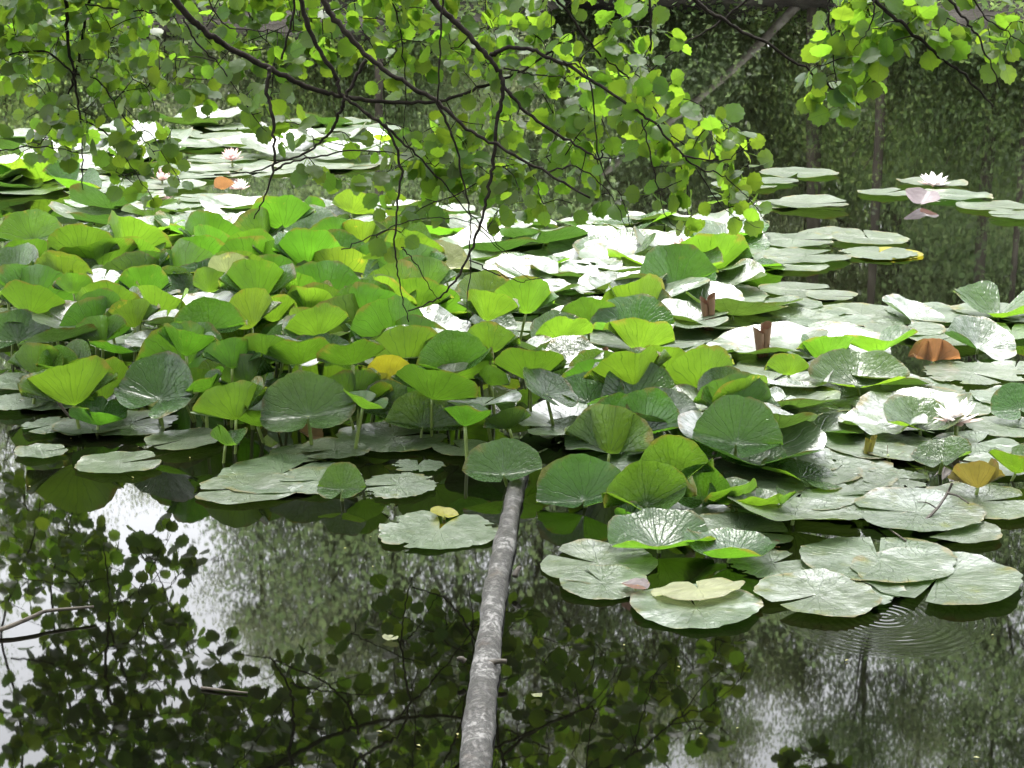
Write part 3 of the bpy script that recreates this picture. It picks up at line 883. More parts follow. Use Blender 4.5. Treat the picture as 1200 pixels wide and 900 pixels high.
def lily(px, py, wpx, kind, h=None, yaw=None, a1=None, a2=None, b=None, mat=None, label=None, cup=None, wave=None, curl=None, z=None, roll=None, notch=None, squash=1.0):
    SEED[0] += 1
    sd = SEED[0]
    if sd in DROP:
        return None
    R_ = random.Random(sd)
    generic = label is None
    u = R_.uniform
    if h is None:
        h = {'F': 0.16, 'T': 0.09, 'H': 0.07, 'B': 0.06}.get(kind, 0.0) * u(0.7, 1.2)
        if px > 660:
            h *= 0.7
    if kind in 'PX':
        h = z if z is not None else u(0.004, 0.016)
    d = {'F': dict(yaw=u(-42, 42), a1=u(66, 94), a2=u(5, 50), b=u(14, 34), cup=u(-0.03, 0.10), wave=u(0.02, 0.06), curl=u(-0.35, 0.5), notch=u(0.1, 0.5)),
         'T': dict(yaw=180 + u(-30, 30), a1=u(50, 70), a2=u(-4, 12), b=u(6, 16), cup=u(0.02, 0.10), wave=u(0.01, 0.04), curl=u(-0.4, 0.3), notch=u(0.08, 0.3)),
         'H': dict(yaw=u(-180, 180), a1=u(2, 18), a2=u(0, 14), b=u(2, 12), cup=u(0.0, 0.12), wave=u(0.02, 0.055), curl=u(-0.2, 0.3), notch=u(0.04, 0.14)),
         'B': dict(yaw=u(60, 120) * R_.choice((-1, 1)), a1=u(5, 20), a2=u(5, 20), b=u(48, 62), cup=0.0, wave=u(0.02, 0.05), curl=0.1, notch=0.1),
         'P': dict(yaw=u(-180, 180), a1=u(-1, 2), a2=u(-1, 2), b=u(0, 2), cup=u(-0.01, 0.03), wave=u(0.012, 0.038), curl=u(-0.02, 0.06), notch=u(0.03, 0.2)),
         'X': dict(yaw=u(-180, 180), a1=0, a2=0, b=0, cup=0.0, wave=u(0.006, 0.02), curl=0.0, notch=u(0.05, 0.3))}[kind]
    if not generic:
        d['curl'] *= 0.3
    for k, v in (('yaw', yaw), ('a1', a1), ('a2', a2), ('b', b), ('cup', cup), ('wave', wave), ('curl', curl), ('notch', notch)):
        if v is not None:
            d[k] = v
    c = on_z(px, py, h)
    R = wpx / 2 / F * (c - Vector((0, 0, CH))).length * ({'F': 1.24, 'T': 1.1}.get(kind, 1.0) if generic else 1.05 if kind == 'F' else 1.0)
    mt = mat or ('pad' if kind in 'PXH' else 'green')
    label = label or 'lily'
    detail = wpx > 60
    me = leaf_mesh(R, radians(d['a1']), radians(d['a2']), radians(d['b']), d['cup'], d['wave'], d['notch'], sd, M[mt],
                   nr=10 if detail else 7, na=56 if detail else 36, curl=d['curl'],
                   ragged=0.06 if kind == 'X' else (0.02 if kind == 'P' else 0.008), holes=(kind == 'X'), asym=0.5 if generic else 0.25)
    ang = pi + radians(d['yaw'])
    if kind in 'PX':
        o = link('lily_pad', me, None, label=label, category='lily pad')
        o.location = c
        o.rotation_euler = (radians(u(-0.8, 0.8)), radians(u(-0.8, 0.8)), ang)
        if generic:
            PENDING.append((o, c, R, kind, mt))
        return o
    low = kind == 'H' and h < 0.05 and generic
    e = empty('lily_pad' if low else 'lily_leaf', (c.x, c.y, 0), label=label, category='lily pad' if low else 'lily leaf')
    if generic:
        PENDING.append((e, c, R, 'W' if low else kind, mt))
    bl = link('blade', me, e)
    bl.location = (0, 0, h)
    bl.scale = (1, squash, 1)
    bl.rotation_euler = (0, radians(roll or u(-14, 14)), ang)
    link('stalk', stalk_mesh((0, 0, h), 0.12, R_.uniform(0.0042, 0.0058), sd), e)
    return e


# hand placed leaves: (x, y of the stalk joint, width) in photo pixels, turned into real positions by lily()
L_ = lily
# -- tall clump, rear rows to front
L_(38, 283, 78, 'T', a1=78, a2=8, yaw=176, h=.13, label='large round lime green lily leaf standing at the clump edge', mat='lime')
L_(33, 316, 64, 'F'); L_(97, 306, 72, 'F', yaw=8); L_(94, 328, 52, 'T', yaw=215, h=.13); L_(52, 327, 40, 'F', h=.12)
L_(8, 342, 54, 'T', h=.14); L_(122, 326, 44, 'H', h=.18, yaw=0, a1=-10, a2=20, wave=.025, cup=0, b=1); L_(158, 320, 70, 'F', yaw=-5, a1=82)
L_(168, 331, 62, 'F', yaw=10); L_(86, 344, 42, 'F'); L_(116, 370, 50, 'F', yaw=0); L_(158, 384, 58, 'F', yaw=25, mat='lime')
L_(195, 373, 42, 'H', h=.19, yaw=0, a1=-12, a2=16, wave=.025, cup=0, b=1); L_(233, 315, 68, 'F', yaw=0, a1=80); L_(268, 325, 50, 'F', mat='pale', yaw=-20)
L_(246, 343, 50, 'F', yaw=-30); L_(292, 306, 64, 'F', yaw=15); L_(361, 313, 78, 'F', yaw=12); L_(302, 352, 80, 'F', yaw=4)
L_(320, 377, 56, 'F', h=.14); L_(245, 388, 76, 'T', a1=80, yaw=190, h=.19, mat='green'); L_(356, 394, 58, 'F', mat='lime', yaw=-25)
L_(362, 376, 70, 'F', mat='lime', yaw=-12); L_(428, 368, 74, 'T', a1=82, yaw=182, h=.17, notch=0.45); L_(428, 325, 56, 'H', a1=30, a2=5, yaw=170, h=.15)
L_(332, 268, 68, 'F'); L_(384, 268, 64, 'H', a1=35, a2=5, yaw=180, h=.12); L_(412, 250, 48, 'F', mat='lime'); L_(424, 288, 54, 'F', mat='lime')
L_(366, 248, 30, 'F'); L_(485, 372, 80, 'F', a1=82, yaw=-8, h=.14); L_(478, 330, 84, 'F', yaw=10); L_(440, 318, 60, 'F', yaw=-20)
L_(520, 312, 56, 'T', a1=70, yaw=170, mat='pale', h=.10); L_(568, 356, 84, 'T', a1=62, yaw=200, h=.13, mat='lime', label='large pale lime lily leaf with bright sheen on slanting stalk')
L_(616, 368, 74, 'F', mat='lime', yaw=8, h=.13); L_(434, 402, 46, 'H', h=.15, a1=35, yaw=60); L_(505, 392, 98, 'H', h=.13, wave=.12, a1=20, a2=10, yaw=150)
L_(577, 386, 54, 'T', a1=50, yaw=185, h=.12, mat='pad'); L_(532, 432, 84, 'T', a1=82, yaw=195, h=.13, notch=.4); L_(575, 414, 62, 'F', yaw=-15)
L_(528, 440, 50, 'H', h=.13, a1=25, yaw=140); L_(506, 468, 86, 'F', a1=58, a2=35, yaw=0, h=.125); L_(545, 500, 58, 'F', a1=40, a2=20, yaw=30, h=.10)
L_(536, 460, 42, 'H', h=.11); L_(576, 452, 40, 'F', h=.10, mat='green'); L_(597, 503, 48, 'F', h=.06)
L_(413, 428, 66, 'F', a1=55, a2=30, yaw=-5, h=.20); L_(425, 478, 50, 'F', a1=40, mat='lime', h=.13); L_(424, 452, 56, 'B', h=.12)
L_(455, 446, 66, 'T', a1=84, yaw=200, mat='yellow', h=.11, label='bright yellow lily leaf standing upright among green ones')
L_(442, 462, 52, 'F', a1=84, mat='yellow', h=.09, label='small yellow lily leaf leaning on the bright yellow one')
L_(218, 417, 66, 'F', a1=55, a2=30, yaw=-12, h=.20); L_(242, 460, 44, 'F', a1=50, h=.12, yaw=35); L_(272, 432, 62, 'F', h=.18, yaw=15)
L_(312, 428, 68, 'F', h=.18, a1=70); L_(352, 428, 72, 'F', a1=58, a2=30, h=.18); L_(302, 500, 100, 'B', yaw=75, h=.05, b=50, a1=12, label='big dark lily leaf folded like a boat at the water line')
L_(290, 452, 60, 'F', h=.13); L_(318, 480, 56, 'T', h=.06, yaw=150); L_(402, 574, 62, 'T', a1=72, yaw=170, h=.03, label='small upright lily leaf standing behind overlapping floating pads')
L_(264, 522, 60, 'B', yaw=40, b=62, h=.05); L_(365, 510, 26, 'T', a1=80, h=.015, mat='rust', yaw=180)
L_(44, 440, 62, 'F', a1=85, yaw=-10, h=.10); L_(66, 432, 50, 'T', a1=82, yaw=225, h=.12); L_(92, 425, 50, 'T', a1=75, yaw=150, h=.12)
L_(100, 432, 70, 'H', h=.03); L_(146, 470, 64, 'H', h=.06, wave=.14, a1=30); L_(186, 478, 48, 'F', a1=82, yaw=4, h=.06, mat='pale')
L_(218, 474, 44, 'F', a1=70, yaw=25, mat='pale', h=.06); L_(115, 498, 74, 'B', yaw=80, h=.03, b=45); L_(132, 442, 42, 'B', yaw=40, h=.09, mat='lime')
L_(95, 470, 40, 'B', yaw=60, h=.08, mat='lime'); L_(20, 400, 70, 'T', h=.10); L_(15, 385, 60, 'H', h=.12); L_(40, 372, 60, 'H', h=.14)
L_(60, 395, 60, 'T', h=.10, yaw=160); L_(120, 402, 56, 'F', h=.13); L_(150, 345, 56, 'T', h=.11); L_(180, 350, 60, 'H', h=.12); L_(130, 395, 52, 'H', h=.1)
L_(205, 345, 60, 'T', h=.12); L_(60, 460, 70, 'T', h=.04, yaw=140); L_(165, 425, 60, 'T', h=.06); L_(250, 425, 70, 'H', h=.08); L_(205, 440, 60, 'H', h=.06)
L_(280, 345, 60, 'H', h=.11); L_(340, 410, 60, 'T', h=.12); L_(390, 395, 64, 'H', h=.13); L_(385, 445, 60, 'T', h=.08); L_(410, 300, 64, 'T', h=.11); L_(470, 400, 64, 'T', h=.11, yaw=160)
L_(480, 440, 70, 'T', h=.07); L_(455, 485, 70, 'T', h=.05, yaw=200); L_(495, 500, 90, 'T', h=.04, a1=75, yaw=190, label='large very dark lily leaf standing in shade under the clump')
# -- beside the log
L_(590, 556, 92, 'T', a1=58, a2=6, yaw=184, h=.035, label='broad dark lily leaf bent upright over the end of the log')
L_(640, 462, 80, 'T', a1=42, a2=-14, yaw=222, h=.12, label='dark oval lily leaf tipped sideways on two stalks'); L_(622, 447, 78, 'F', yaw=0, h=.13, a1=62)
L_(690, 472, 80, 'T', a1=40, a2=10, yaw=165, h=.07); L_(714, 532, 112, 'F', a1=90, a2=60, yaw=-14, h=.06, b=28, curl=.1, label='tall bright green lily leaf with dark veins above the log')
L_(684, 586, 112, 'T', a1=66, a2=4, yaw=172, h=.02, curl=.2, label='wide dark lily leaf leaning up from the water beside the log'); L_(757, 592, 116, 'T', a1=80, a2=2, yaw=188, h=.03, b=30, curl=.2, label='lily leaf with dark upright half and silver lower half')
L_(788, 562, 108, 'T', a1=84, yaw=176, h=.06, b=26, curl=.2, label='tall dark upright lily leaf behind the half silver leaf'); L_(824, 586, 88, 'T', a1=78, yaw=165, h=.02, b=26, curl=.2, label='upright lily leaf beside the tall dark upright one'); L_(775, 500, 92, 'T', a1=48, a2=12, yaw=195, h=.05, mat='pad', wave=.07)
L_(742, 455, 90, 'F', yaw=22, h=.10, a1=62); L_(776, 442, 68, 'F', yaw=-20, h=.08); L_(748, 412, 80, 'F', a1=55, a2=20, yaw=10, h=.09); L_(742, 388, 88, 'T', a1=56, a2=14, yaw=180, h=.08)
L_(670, 425, 80, 'H', a1=30, a2=5, yaw=150, h=.10, wave=.08); L_(658, 400, 84, 'B', yaw=120, h=.09); L_(690, 385, 62, 'F', h=.08); L_(620, 410, 70, 'H', h=.1, a1=28)
L_(832, 432, 54, 'F', a1=84, yaw=-25, h=.06, mat='lime', label='upright yellow green lily leaf with orange rim'); L_(872, 474, 82, 'F', a1=70, yaw=28, h=.10, a2=20, label='large bright lime lily leaf on a stalk above silver pads', mat='lime')
L_(908, 502, 110, 'H', yaw=20, a1=26, a2=12, h=.07, wave=.05, label='wide shallow silver lily leaf with green underside turned to the water', cup=.10)
L_(1005, 452, 110, 'T', a1=34, a2=10, yaw=170, h=.05, cup=.12, label='wide cupped lily leaf with grey face and bright lower rim')
L_(966, 424, 70, 'F', a1=60, yaw=35, h=.07); L_(1030, 414, 78, 'F', a1=34, yaw=10, h=.04); L_(924, 440, 54, 'F', a1=86, yaw=10, h=.07, mat='lime', label='upright orange green lily leaf behind the wide silver leaf')
L_(846, 462, 62, 'T', a1=60, yaw=210, h=.05); L_(868, 450, 90, 'H', h=.03); L_(820, 480, 100, 'H', h=.04); L_(940, 470, 90, 'H', h=.03); L_(890, 480, 90, 'H', h=.04, wave=.1)
L_(1094, 424, 56, 'F', a1=90, a2=80, yaw=14, b=24, h=.02, curl=0, cup=.05, mat='rust', label='rust brown lily leaf folded upright beside a silver pad')
L_(1146, 408, 78, 'T', a1=40, a2=4, yaw=175, h=.02, mat='pad'); L_(1078, 502, 86, 'T', a1=34, a2=8, yaw=200, h=.03); L_(1035, 500, 100, 'H', h=.025, wave=.1)
L_(1105, 540, 62, 'T', a1=38, a2=0, yaw=160, h=.04); L_(1146, 572, 68, 'F', a1=58, yaw=-40, b=24, h=.03, mat='gold', label='yellow brown lily leaf curled up near the dark twig')
L_(1195, 480, 60, 'T', h=.04); L_(1190, 555, 70, 'F', a1=30, h=.02)
L_(772, 642, 128, 'H', h=.012, yaw=100, b=28, a1=6, a2=6, wave=.06, mat='green', label='dark folded lily leaf with raised green rims in front of the clump')
L_(930, 606, 160, 'H', h=.018, yaw=250, a1=10, a2=3, wave=.035, cup=.02, label='very large silver lily leaf with one curled up side'); L_(860, 590, 60, 'F', a1=55, h=.02, yaw=30)
L_(915, 592, 50, 'B', yaw=-25, b=70, a1=40, h=.03, label='narrow folded lily leaf standing on the very large silver leaf')
L_(888, 598, 56, 'F', a1=50, h=.015, yaw=20); L_(855, 652, 112, 'H', h=.014, mat='green', wave=.04, a1=5, a2=6); L_(880, 545, 90, 'H', h=.02, mat='green')
L_(835, 560, 70, 'T', a1=45, h=.02); L_(940, 560, 100, 'H', h=.02, mat='green'); L_(738, 612, 46, 'B', yaw=60, b=60, h=.02); L_(960, 505, 110, 'H', h=.02); L_(800, 520, 80, 'H', h=.03)
L_(655, 540, 60, 'F', a1=55, h=.02); L_(730, 500, 70, 'T', h=.04, yaw=160); L_(660, 505, 60, 'H', h=.02); L_(700, 495, 60, 'H', h=.02)
L_(818, 690, 112, 'H', yaw=8, b=3, a1=6, a2=4, h=.022, cup=-.08, curl=0.0, squash=.58, roll=3, mat='pale', label='pale cream withered lily leaf folded over a floating pad', wave=.05)
L_(745, 690, 34, 'H', h=.012, mat='mauve', label='small pinkish withered leaf lying on a floating pad', b=30)
# -- floating pads in front
for a in [(700, 660, 140, 'P'), (706, 682, 106, 'P'), (815, 710, 148, 'P'), (958, 697, 142, 'P'), (1030, 655, 178, 'P'), (1098, 678, 190, 'P'), (905, 660, 100, 'X'),
          (978, 556, 140, 'P'), (940, 577, 130, 'P'), (1075, 600, 150, 'P'), (1150, 588, 130, 'P'), (1010, 592, 100, 'X'), (1000, 520, 120, 'P'), (1120, 620, 100, 'P'),
          (1000, 690, 110, 'X'), (885, 570, 110, 'P'), (870, 622, 120, 'P'), (1050, 560, 80, 'X'), (1170, 545, 90, 'P'), (1180, 500, 90, 'P'), (1145, 520, 100, 'P'),
          (1060, 530, 90, 'P'), (1130, 470, 110, 'X'), (1180, 465, 80, 'P'), (1080, 455, 90, 'P'), (1140, 437, 110, 'X'), (1190, 430, 60, 'P'), (1115, 395, 100, 'P'), (900, 540, 120, 'P'),
          (980, 470, 110, 'P'), (1050, 475, 100, 'P'), (860, 520, 110, 'P'), (800, 600, 110, 'P'), (740, 560, 90, 'P')]:
    L_(*a)
for a, lab in (((140, 543, 96, 'P'), 'round grey lily pad with open cleft alone on water'), ((48, 529, 60, 'P'), 'small lily pad with a water drop at its centre'),
               ((515, 620, 142, 'X'), 'torn lily pad with a yellow leaf on it beside the log'), ((330, 556, 150, 'P'), None), ((290, 572, 120, 'P'), None), ((375, 562, 100, 'X'), None),
               ((392, 527, 84, 'P'), None), ((355, 532, 76, 'P'), None), ((468, 568, 92, 'X'), None), ((460, 512, 130, 'P'), None), ((215, 515, 90, 'P'), None), ((105, 500, 80, 'P'), None),
               ((155, 495, 110, 'X'), None), ((95, 502, 60, 'P'), None), ((60, 498, 70, 'X'), None), ((20, 470, 80, 'X'), None), ((70, 470, 90, 'P'), None), ((30, 448, 80, 'P'), None), ((350, 490, 60, 'P'), None), ((375, 478, 56, 'P'), None),
               ((540, 525, 70, 'P'), None), ((490, 545, 60, 'X'), None), ((395, 465, 60, 'P'), None)):
    L_(*a, label=lab)
L_(520, 604, 34, 'H', h=.010, curl=0,  mat='yellow', a1=20, b=10, label='small yellow green leaf lying on the torn pad')
# -- right hand outliers
for a in [(935, 203, 88, 'P'), (872, 217, 80, 'P'), (905, 212, 60, 'P'), (950, 238, 94, 'P'), (905, 240, 60, 'P'), (1038, 226, 64, 'P'), (1092, 214, 78, 'P'), (1118, 229, 84, 'P'), (1165, 242, 90, 'P'), (1195, 252, 70, 'P'),
          (1018, 279, 92, 'P'), (975, 274, 80, 'P'), (930, 281, 96, 'P'), (1030, 296, 86, 'X'), (945, 299, 104, 'P'), (930, 311, 84, 'P'), (938, 340, 96, 'P'), (975, 347, 60, 'P'), (918, 356, 92, 'P'),
          (1010, 369, 124, 'P'), (965, 374, 110, 'P'), (1090, 366, 100, 'P'), (1165, 365, 90, 'P'), (1195, 372, 60, 'P'), (880, 374, 100, 'P'), (925, 384, 110, 'P'), (1060, 385, 90, 'P'), (1185, 388, 80, 'P')]:
    L_(*a)
L_(1068, 372, 70, 'T', a1=18, h=.01, mat='pad'); L_(1170, 372, 90, 'F', a1=18, h=.012)
L_(1040, 297, 80, 'P', mat='yellow', label='yellowing ochre lily pad at the patch edge')
L_(1080, 238, 44, 'T', yaw=150, b=24, a1=28, a2=0, h=.012, mat='mauve', label='mauve curled lily leaf with orange tip on far pads')
# -- rear rows of the main patch and the far patch: filled by regions (polygon in pixels)
def inpoly(x, y, poly):
    c = False
    for i in range(len(poly)):
        (x1, y1), (x2, y2) = poly[i], poly[i - 1]
        if (y1 > y) != (y2 > y) and x < (x2 - x1) * (y - y1) / (y2 - y1) + x1:
            c = not c
    return c


def fill(poly, n, kinds, wr, mindist, hr=None, keep=1.0):
    placed = []
    xs = [p[0] for p in poly]; ys = [p[1] for p in poly]
    tries = 0
    while len(placed) < n and tries < n * 60:
        tries += 1
        x, y = rng.uniform(min(xs), max(xs)), rng.uniform(min(ys), max(ys))
        if not inpoly(x, y, poly):
            continue
        if any(((x - a) / mindist) ** 2 + ((y - b_) / (mindist * 0.3)) ** 2 < 1 for a, b_ in placed):
            continue
        placed.append((x, y))
    placed.sort(key=lambda p: p[1])
    for x, y in placed:
        k, m_ = rng.choice(kinds)
        w = rng.uniform(*wr) * (y + 90) / 330.0
        if keep < 1 and (x * 7.13) % 1.0 > keep:
            SEED[0] += 1
            if k not in 'PX' and hr is not None:
                rng.uniform(*hr)
            continue
        L_(x, y, w, k, mat=m_, h=None if hr is None or k in 'PX' else rng.uniform(*hr))


P_, Hh, Ff, Tt = ('P', None), ('H', None), ('F', None), ('T', None)
# silvery rear rows
fill([(80, 262), (140, 238), (300, 245), (500, 250), (640, 262), (720, 262), (860, 262), (890, 300), (840, 350), (700, 350), (560, 330), (400, 285), (200, 290)], 80, [P_, Hh, Hh, P_, Hh, ('H', 'green'), Hh], (76, 110), 30, (.01, .04))
# raised leaf rims over the middle rows
fill([(600, 300), (830, 300), (850, 360), (800, 380), (650, 380)], 11, [Ff, Hh, Hh, Tt], (62, 80), 44, (.02, .05))
# tall clump filler behind the hand placed leaves
fill([(90, 300), (200, 285), (400, 262), (520, 290), (560, 400), (420, 420), (200, 380), (20, 380), (0, 330)], 40, [Ff, Ff, Tt, Hh, ('F', 'lime')], (58, 74), 40, (.08, .14))
fill([(0, 385), (480, 380), (600, 430), (600, 490), (420, 500), (60, 480)], 30, [Ff, Tt, ('B', None), Ff, Tt, Hh], (44, 58), 36, (.03, .11))
fill([(650, 440), (860, 430), (880, 540), (700, 590)], 15, [Tt, Ff, Tt, Hh], (44, 56), 40, (.02, .08))
fill([(0, 330), (200, 300), (520, 300), (560, 400), (420, 440), (40, 420)], 16, [Hh, Hh, ('H', 'green')], (48, 62), 60, (.12, .17))
fill([(0, 310), (150, 280), (330, 262), (520, 290), (590, 400), (460, 450), (60, 440)], 34, [Ff, Ff, Ff, ('F', 'lime'), Tt], (46, 58), 46, (.12, .18), keep=0.45)
# floating pads beneath the clump
fill([(0, 330), (500, 290), (640, 330), (640, 420), (330, 400), (0, 400)], 24, [P_, P_, Hh], (70, 100), 40, (.01, .03))
fill([(640, 350), (900, 350), (1000, 420), (1100, 480), (1000, 560), (800, 560), (660, 500)], 50, [P_, P_, Hh], (72, 100), 40, (.01, .03))
# far patch
fill([(-40, 165), (60, 148), (200, 140), (420, 140), (450, 160), (470, 180), (400, 196), (240, 205), (160, 212), (-40, 222)], 85, [P_, P_, Hh, P_, P_, Hh], (80, 112), 22, (.01, .05))
for a in [(30, 222, 90, 'P'), (100, 213, 80, 'P'), (140, 222, 70, 'P'), (200, 218, 80, 'P'), (120, 238, 84, 'P'), (165, 228, 70, 'P'), (240, 232, 70, 'P'), (290, 250, 80, 'P'), (210, 240, 60, 'X'), (85, 222, 60, 'F'), (50, 213, 90, 'F'), (0, 212, 80, 'F')]:
    L_(*a, **({'h': .02, 'a1': 25} if a[3] == 'F' else {}))


# rolled young leaves and cut stems
def rolled(px, py, wpx, hpx, mat, label, tilt=0.0, open_=0.6):
    c = on_z(px, py, 0)
    dd = (c - Vector((0, 0, CH))).length
    hgt = hpx / F * dd; r = wpx / 2 / F * dd
    n, m_ = 14, 9
    Vs, Qs, off = [], [], 0
    for side in ((-1, 1) if wpx > 12 else (0,)):
        V = []
        rs_ = r * (0.62 if side else 1.0)
        for i in range(m_ + 1):
            t = i / m_
            rr = rs_ * (0.35 + 0.65 * t ** 0.7)
            for j in range(n + 1):
                a = side * (j / n * 2 * pi * (1.0 + 0.3 * open_)) + (pi / 2)
                q = rr * (1 - 0.30 * (j / n))
                V.append((q * cos(a) + side * r * (0.22 + 0.30 * t) + tilt * t * hgt, q * sin(a) - 0.1 * t * hgt,
                          t * hgt * (1 + 0.10 * sin(a + side) * t + 0.06 * side * t) - 0.03 * (1 - t)))
        k = np.arange(m_)[:, None] * (n + 1) + np.arange(n)[None, :] + off
        Qs.append(np.stack([k, k + 1, k + n + 2, k + n + 1], -1).reshape(-1, 4))
        Vs += V; off += len(V)
    V, Q = Vs, np.concatenate(Qs)
    e = empty('rolled_lily_leaf', (c.x, c.y, 0), label=label, category='rolled leaf')
    bl = link('blade', mesh_np('blade', V, [Q], True, None, M[mat]), e)
    bl.rotation_euler = (0, 0, rng.uniform(-0.6, 0.6))
    link('stalk', stalk_mesh((0, 0, 0.02), 0.1, 0.005, int(px)), e)


rolled(692, 454, 22, 42, 'rolled', 'orange brown rolled lily leaf standing behind the dark oval leaf', 0.2)
rolled(832, 390, 18, 42, 'rolled', 'pink brown rolled lily leaf among silver pads', -0.1)
rolled(894, 422, 24, 40, 'rolled', 'rust red rolled lily leaf behind the bright lime leaf', -0.15)
rolled(866, 536, 22, 50, 'rolled_olive', 'tall olive rolled lily leaf leaning beside a silver leaf', -0.45, 0.3)
rolled(1014, 537, 14, 24, 'rolled_olive', 'short olive stub of a rolled leaf between pads', 0.2, 0.2)
rolled(1040, 542, 10, 18, 'rolled', 'short orange stub of a rolled leaf next to the olive one', 0, 0.2)
rolled(1084, 562, 9, 16, 'rolled', 'small orange stub of a stem in front of the tilted leaf', 0, 0.2)
rolled(834, 553, 10, 18, 'rolled', 'small orange stem stub beside dark debris in the clump', 0.0, 0.2)
rolled(40, 372, 16, 26, 'rolled', 'reddish speckled rolled lily leaf by the clump edge', 0.3, 0.3)
rolled(370, 512, 22, 30, 'rolled_olive', 'olive rolled lily leaf standing in dark water under the clump', 0.0, 0.4)


# water lily flowers
def petal_mesh(L, Wd, curve, mat):
    V = []
    for i in range(7):
        t = i / 6
        w = Wd * (sin(pi * min(1, 0.12 + 0.88 * t)) ** 0.75) * (1 if t < 0.99 else 0.05) * 0.5
        z = L * curve * t * t
        for s in (-1, 0, 1):
            V.append((s * w, L * t, z + abs(s) * w * 0.35))
    Q = [(i * 3 + j, i * 3 + j + 1, i * 3 + j + 4, i * 3 + j + 3) for i in range(6) for j in range(2)]
    return mesh_np('petal', V, [Q], True, None, mat)


PET = {k: (petal_mesh(1, .34, .25, M[k]), petal_mesh(.85, .30, .25, M[k]), petal_mesh(.62, .24, .25, M[k])) for k in ('petal', 'petal_pink')}
SEP = petal_mesh(1.02, .34, .2, M['sepal'])
STM = petal_mesh(.34, .05, .6, M['stamen'])


def flower(px, py, wpx, label, kind='petal', z=0.03, opening=1.0, parts=True):
    c = on_z(px, py, z)
    R = wpx / 2 / F * (c - Vector((0, 0, CH))).length
    e = empty('water_lily_flower', c, label=label, category='flower')
    e.scale = (R, R, R)
    e.rotation_euler = (radians(-8), radians(4), rng.uniform(0, 6))
    for ring, (n, el, m_) in enumerate(((5, 8, None), (8, 20, 0), (8, 40, 0), (7, 58, 1), (6, 72, 2))):
        for i in range(n):
            o = link('sepal' if m_ is None else 'petal', SEP if m_ is None else PET[kind][m_], e)
            o.rotation_euler = (radians(min(88, el / opening + rng.uniform(-5, 5))), 0, 2 * pi * (i + 0.5 * ring) / n + rng.uniform(-.1, .1))
            o.location = (0, 0, 0.03 * ring)
    for i in range(14):
        o = link('stamen', STM, e)
        o.rotation_euler = (radians(rng.uniform(55, 85)), 0, 2 * pi * i / 14)
        o.location = (0, 0, 0.1)
    V, Q, T = tube([(0, 0, 0.04), (0.05, 0.05, -1.0)], [0.09, 0.08], 6)
    link('stalk', mesh_np('stalk', V, [Q, T], True, None, M['stalk']), e)


flower(1121, 496, 60, 'open white water lily flower with pink base', z=.05, opening=1.1)
flower(272, 188, 30, 'pale pink water lily flower in the far patch', 'petal_pink', z=.05)
flower(282, 222, 24, 'small white flower beside an orange leaf at the far patch edge', z=.03, opening=.7)
flower(48, 158, 26, 'pink water lily flower almost hidden at the back of the far patch', 'petal_pink', z=.04)
flower(190, 212, 28, 'dusky pink fading flower in front of the far patch', 'petal_pink', z=.03, opening=.6)
flower(477, 262, 24, 'pink flower seen through the hanging twigs', 'petal_pink', z=.06, opening=.7)
flower(492, 290, 22, 'withered pinkish flower behind the dangling twigs', 'petal_pink', z=.05, opening=.5)
flower(796, 296, 34, 'peach coloured drooping flower between rear silver leaves', 'petal_pink', z=.05, opening=.5)
flower(1094, 218, 38, 'white flower lying open on outlying pads', z=.015, opening=2.0)
L_(262, 222, 30, 'F', a1=80, h=.02, mat='rust', label='small orange folded leaf beside the white flower at far patch edge')

label_leaves()

# ------------------------------------------------------------------ fallen log, sticks and scraps
lp = [on_z(*p, 0.0) for p in ((611, 548), (606, 570), (600, 600), (590, 650), (580, 700), (573, 760), (565, 820), (559, 880), (550, 970))]
lp = [Vector((p.x, p.y, 0.010)) for p in lp]
O = lp[0].copy()
pts = spline([p - O for p in lp], 14)
t = np.linspace(0, 1, len(pts))
rs = np.random.default_rng(3)
rad = 0.0205 + 0.0090 * t + 0.0012 * np.sin(t * 40) + 0.0010 * np.sin(t * 93) + 0.0012 * np.sin(t * 17 + 1)
rad[0:4] *= np.array([0.55, 0.85, 0.95, 1.0])
log = empty('fallen_log', O, label='thin grey fallen log lying half sunk in the pond', category='log')
V, Q, T = tube(pts, rad, 26, rough=0.03, seed=4)
link('bark', mesh_np('bark', V, [Q, T], True, None, M['log']), log)


def stub(px, py, direc, L, r0, r1):
    p = on_z(px, py, 0.03) - O
    q = Vector(direc).normalized() * L
    V, Q, T = tube(spline([p, p + q * .5 + Vector((0, 0, .003)), p + q], 4), np.linspace(r0, r1, 9), 8, rough=.1, seed=int(px))
    link('branch_stub', mesh_np('branch_stub', V, [Q, T], True, None, M['darkwood']), log)


stub(572, 778, (1, 0.1, .1), .036, .007, .004)
stub(603, 676, (.5, .8, .7), .026, .007, .005)
stub(545, 775, (-1, 0, .3), .016, .006, .004)
stub(634, 575, (1, .9, .35), .10, .009, .004)

def stick(name, pl, r0, r1, mat, label, cat='stick', side=()):
    P = [Vector(p) for p in pl]
    o0 = Vector((P[0].x, P[0].y, P[0].z))
    pts = spline([p - o0 for p in P], 6)
    acc = Acc()
    acc.add(*tube(pts, np.linspace(r0, r1, len(pts)), 8, rough=.06, seed=9))
    for a, b_, r in side:
        acc.add(*tube(spline([Vector(a) - o0, (Vector(a) + Vector(b_)) / 2 - o0 + Vector((0, 0, .006)), Vector(b_) - o0], 4), np.linspace(r, r * .5, 9), 6))
    o = link(name, acc.mesh(name, mat), None, label=label, category=cat)
    o.location = o0
    return o


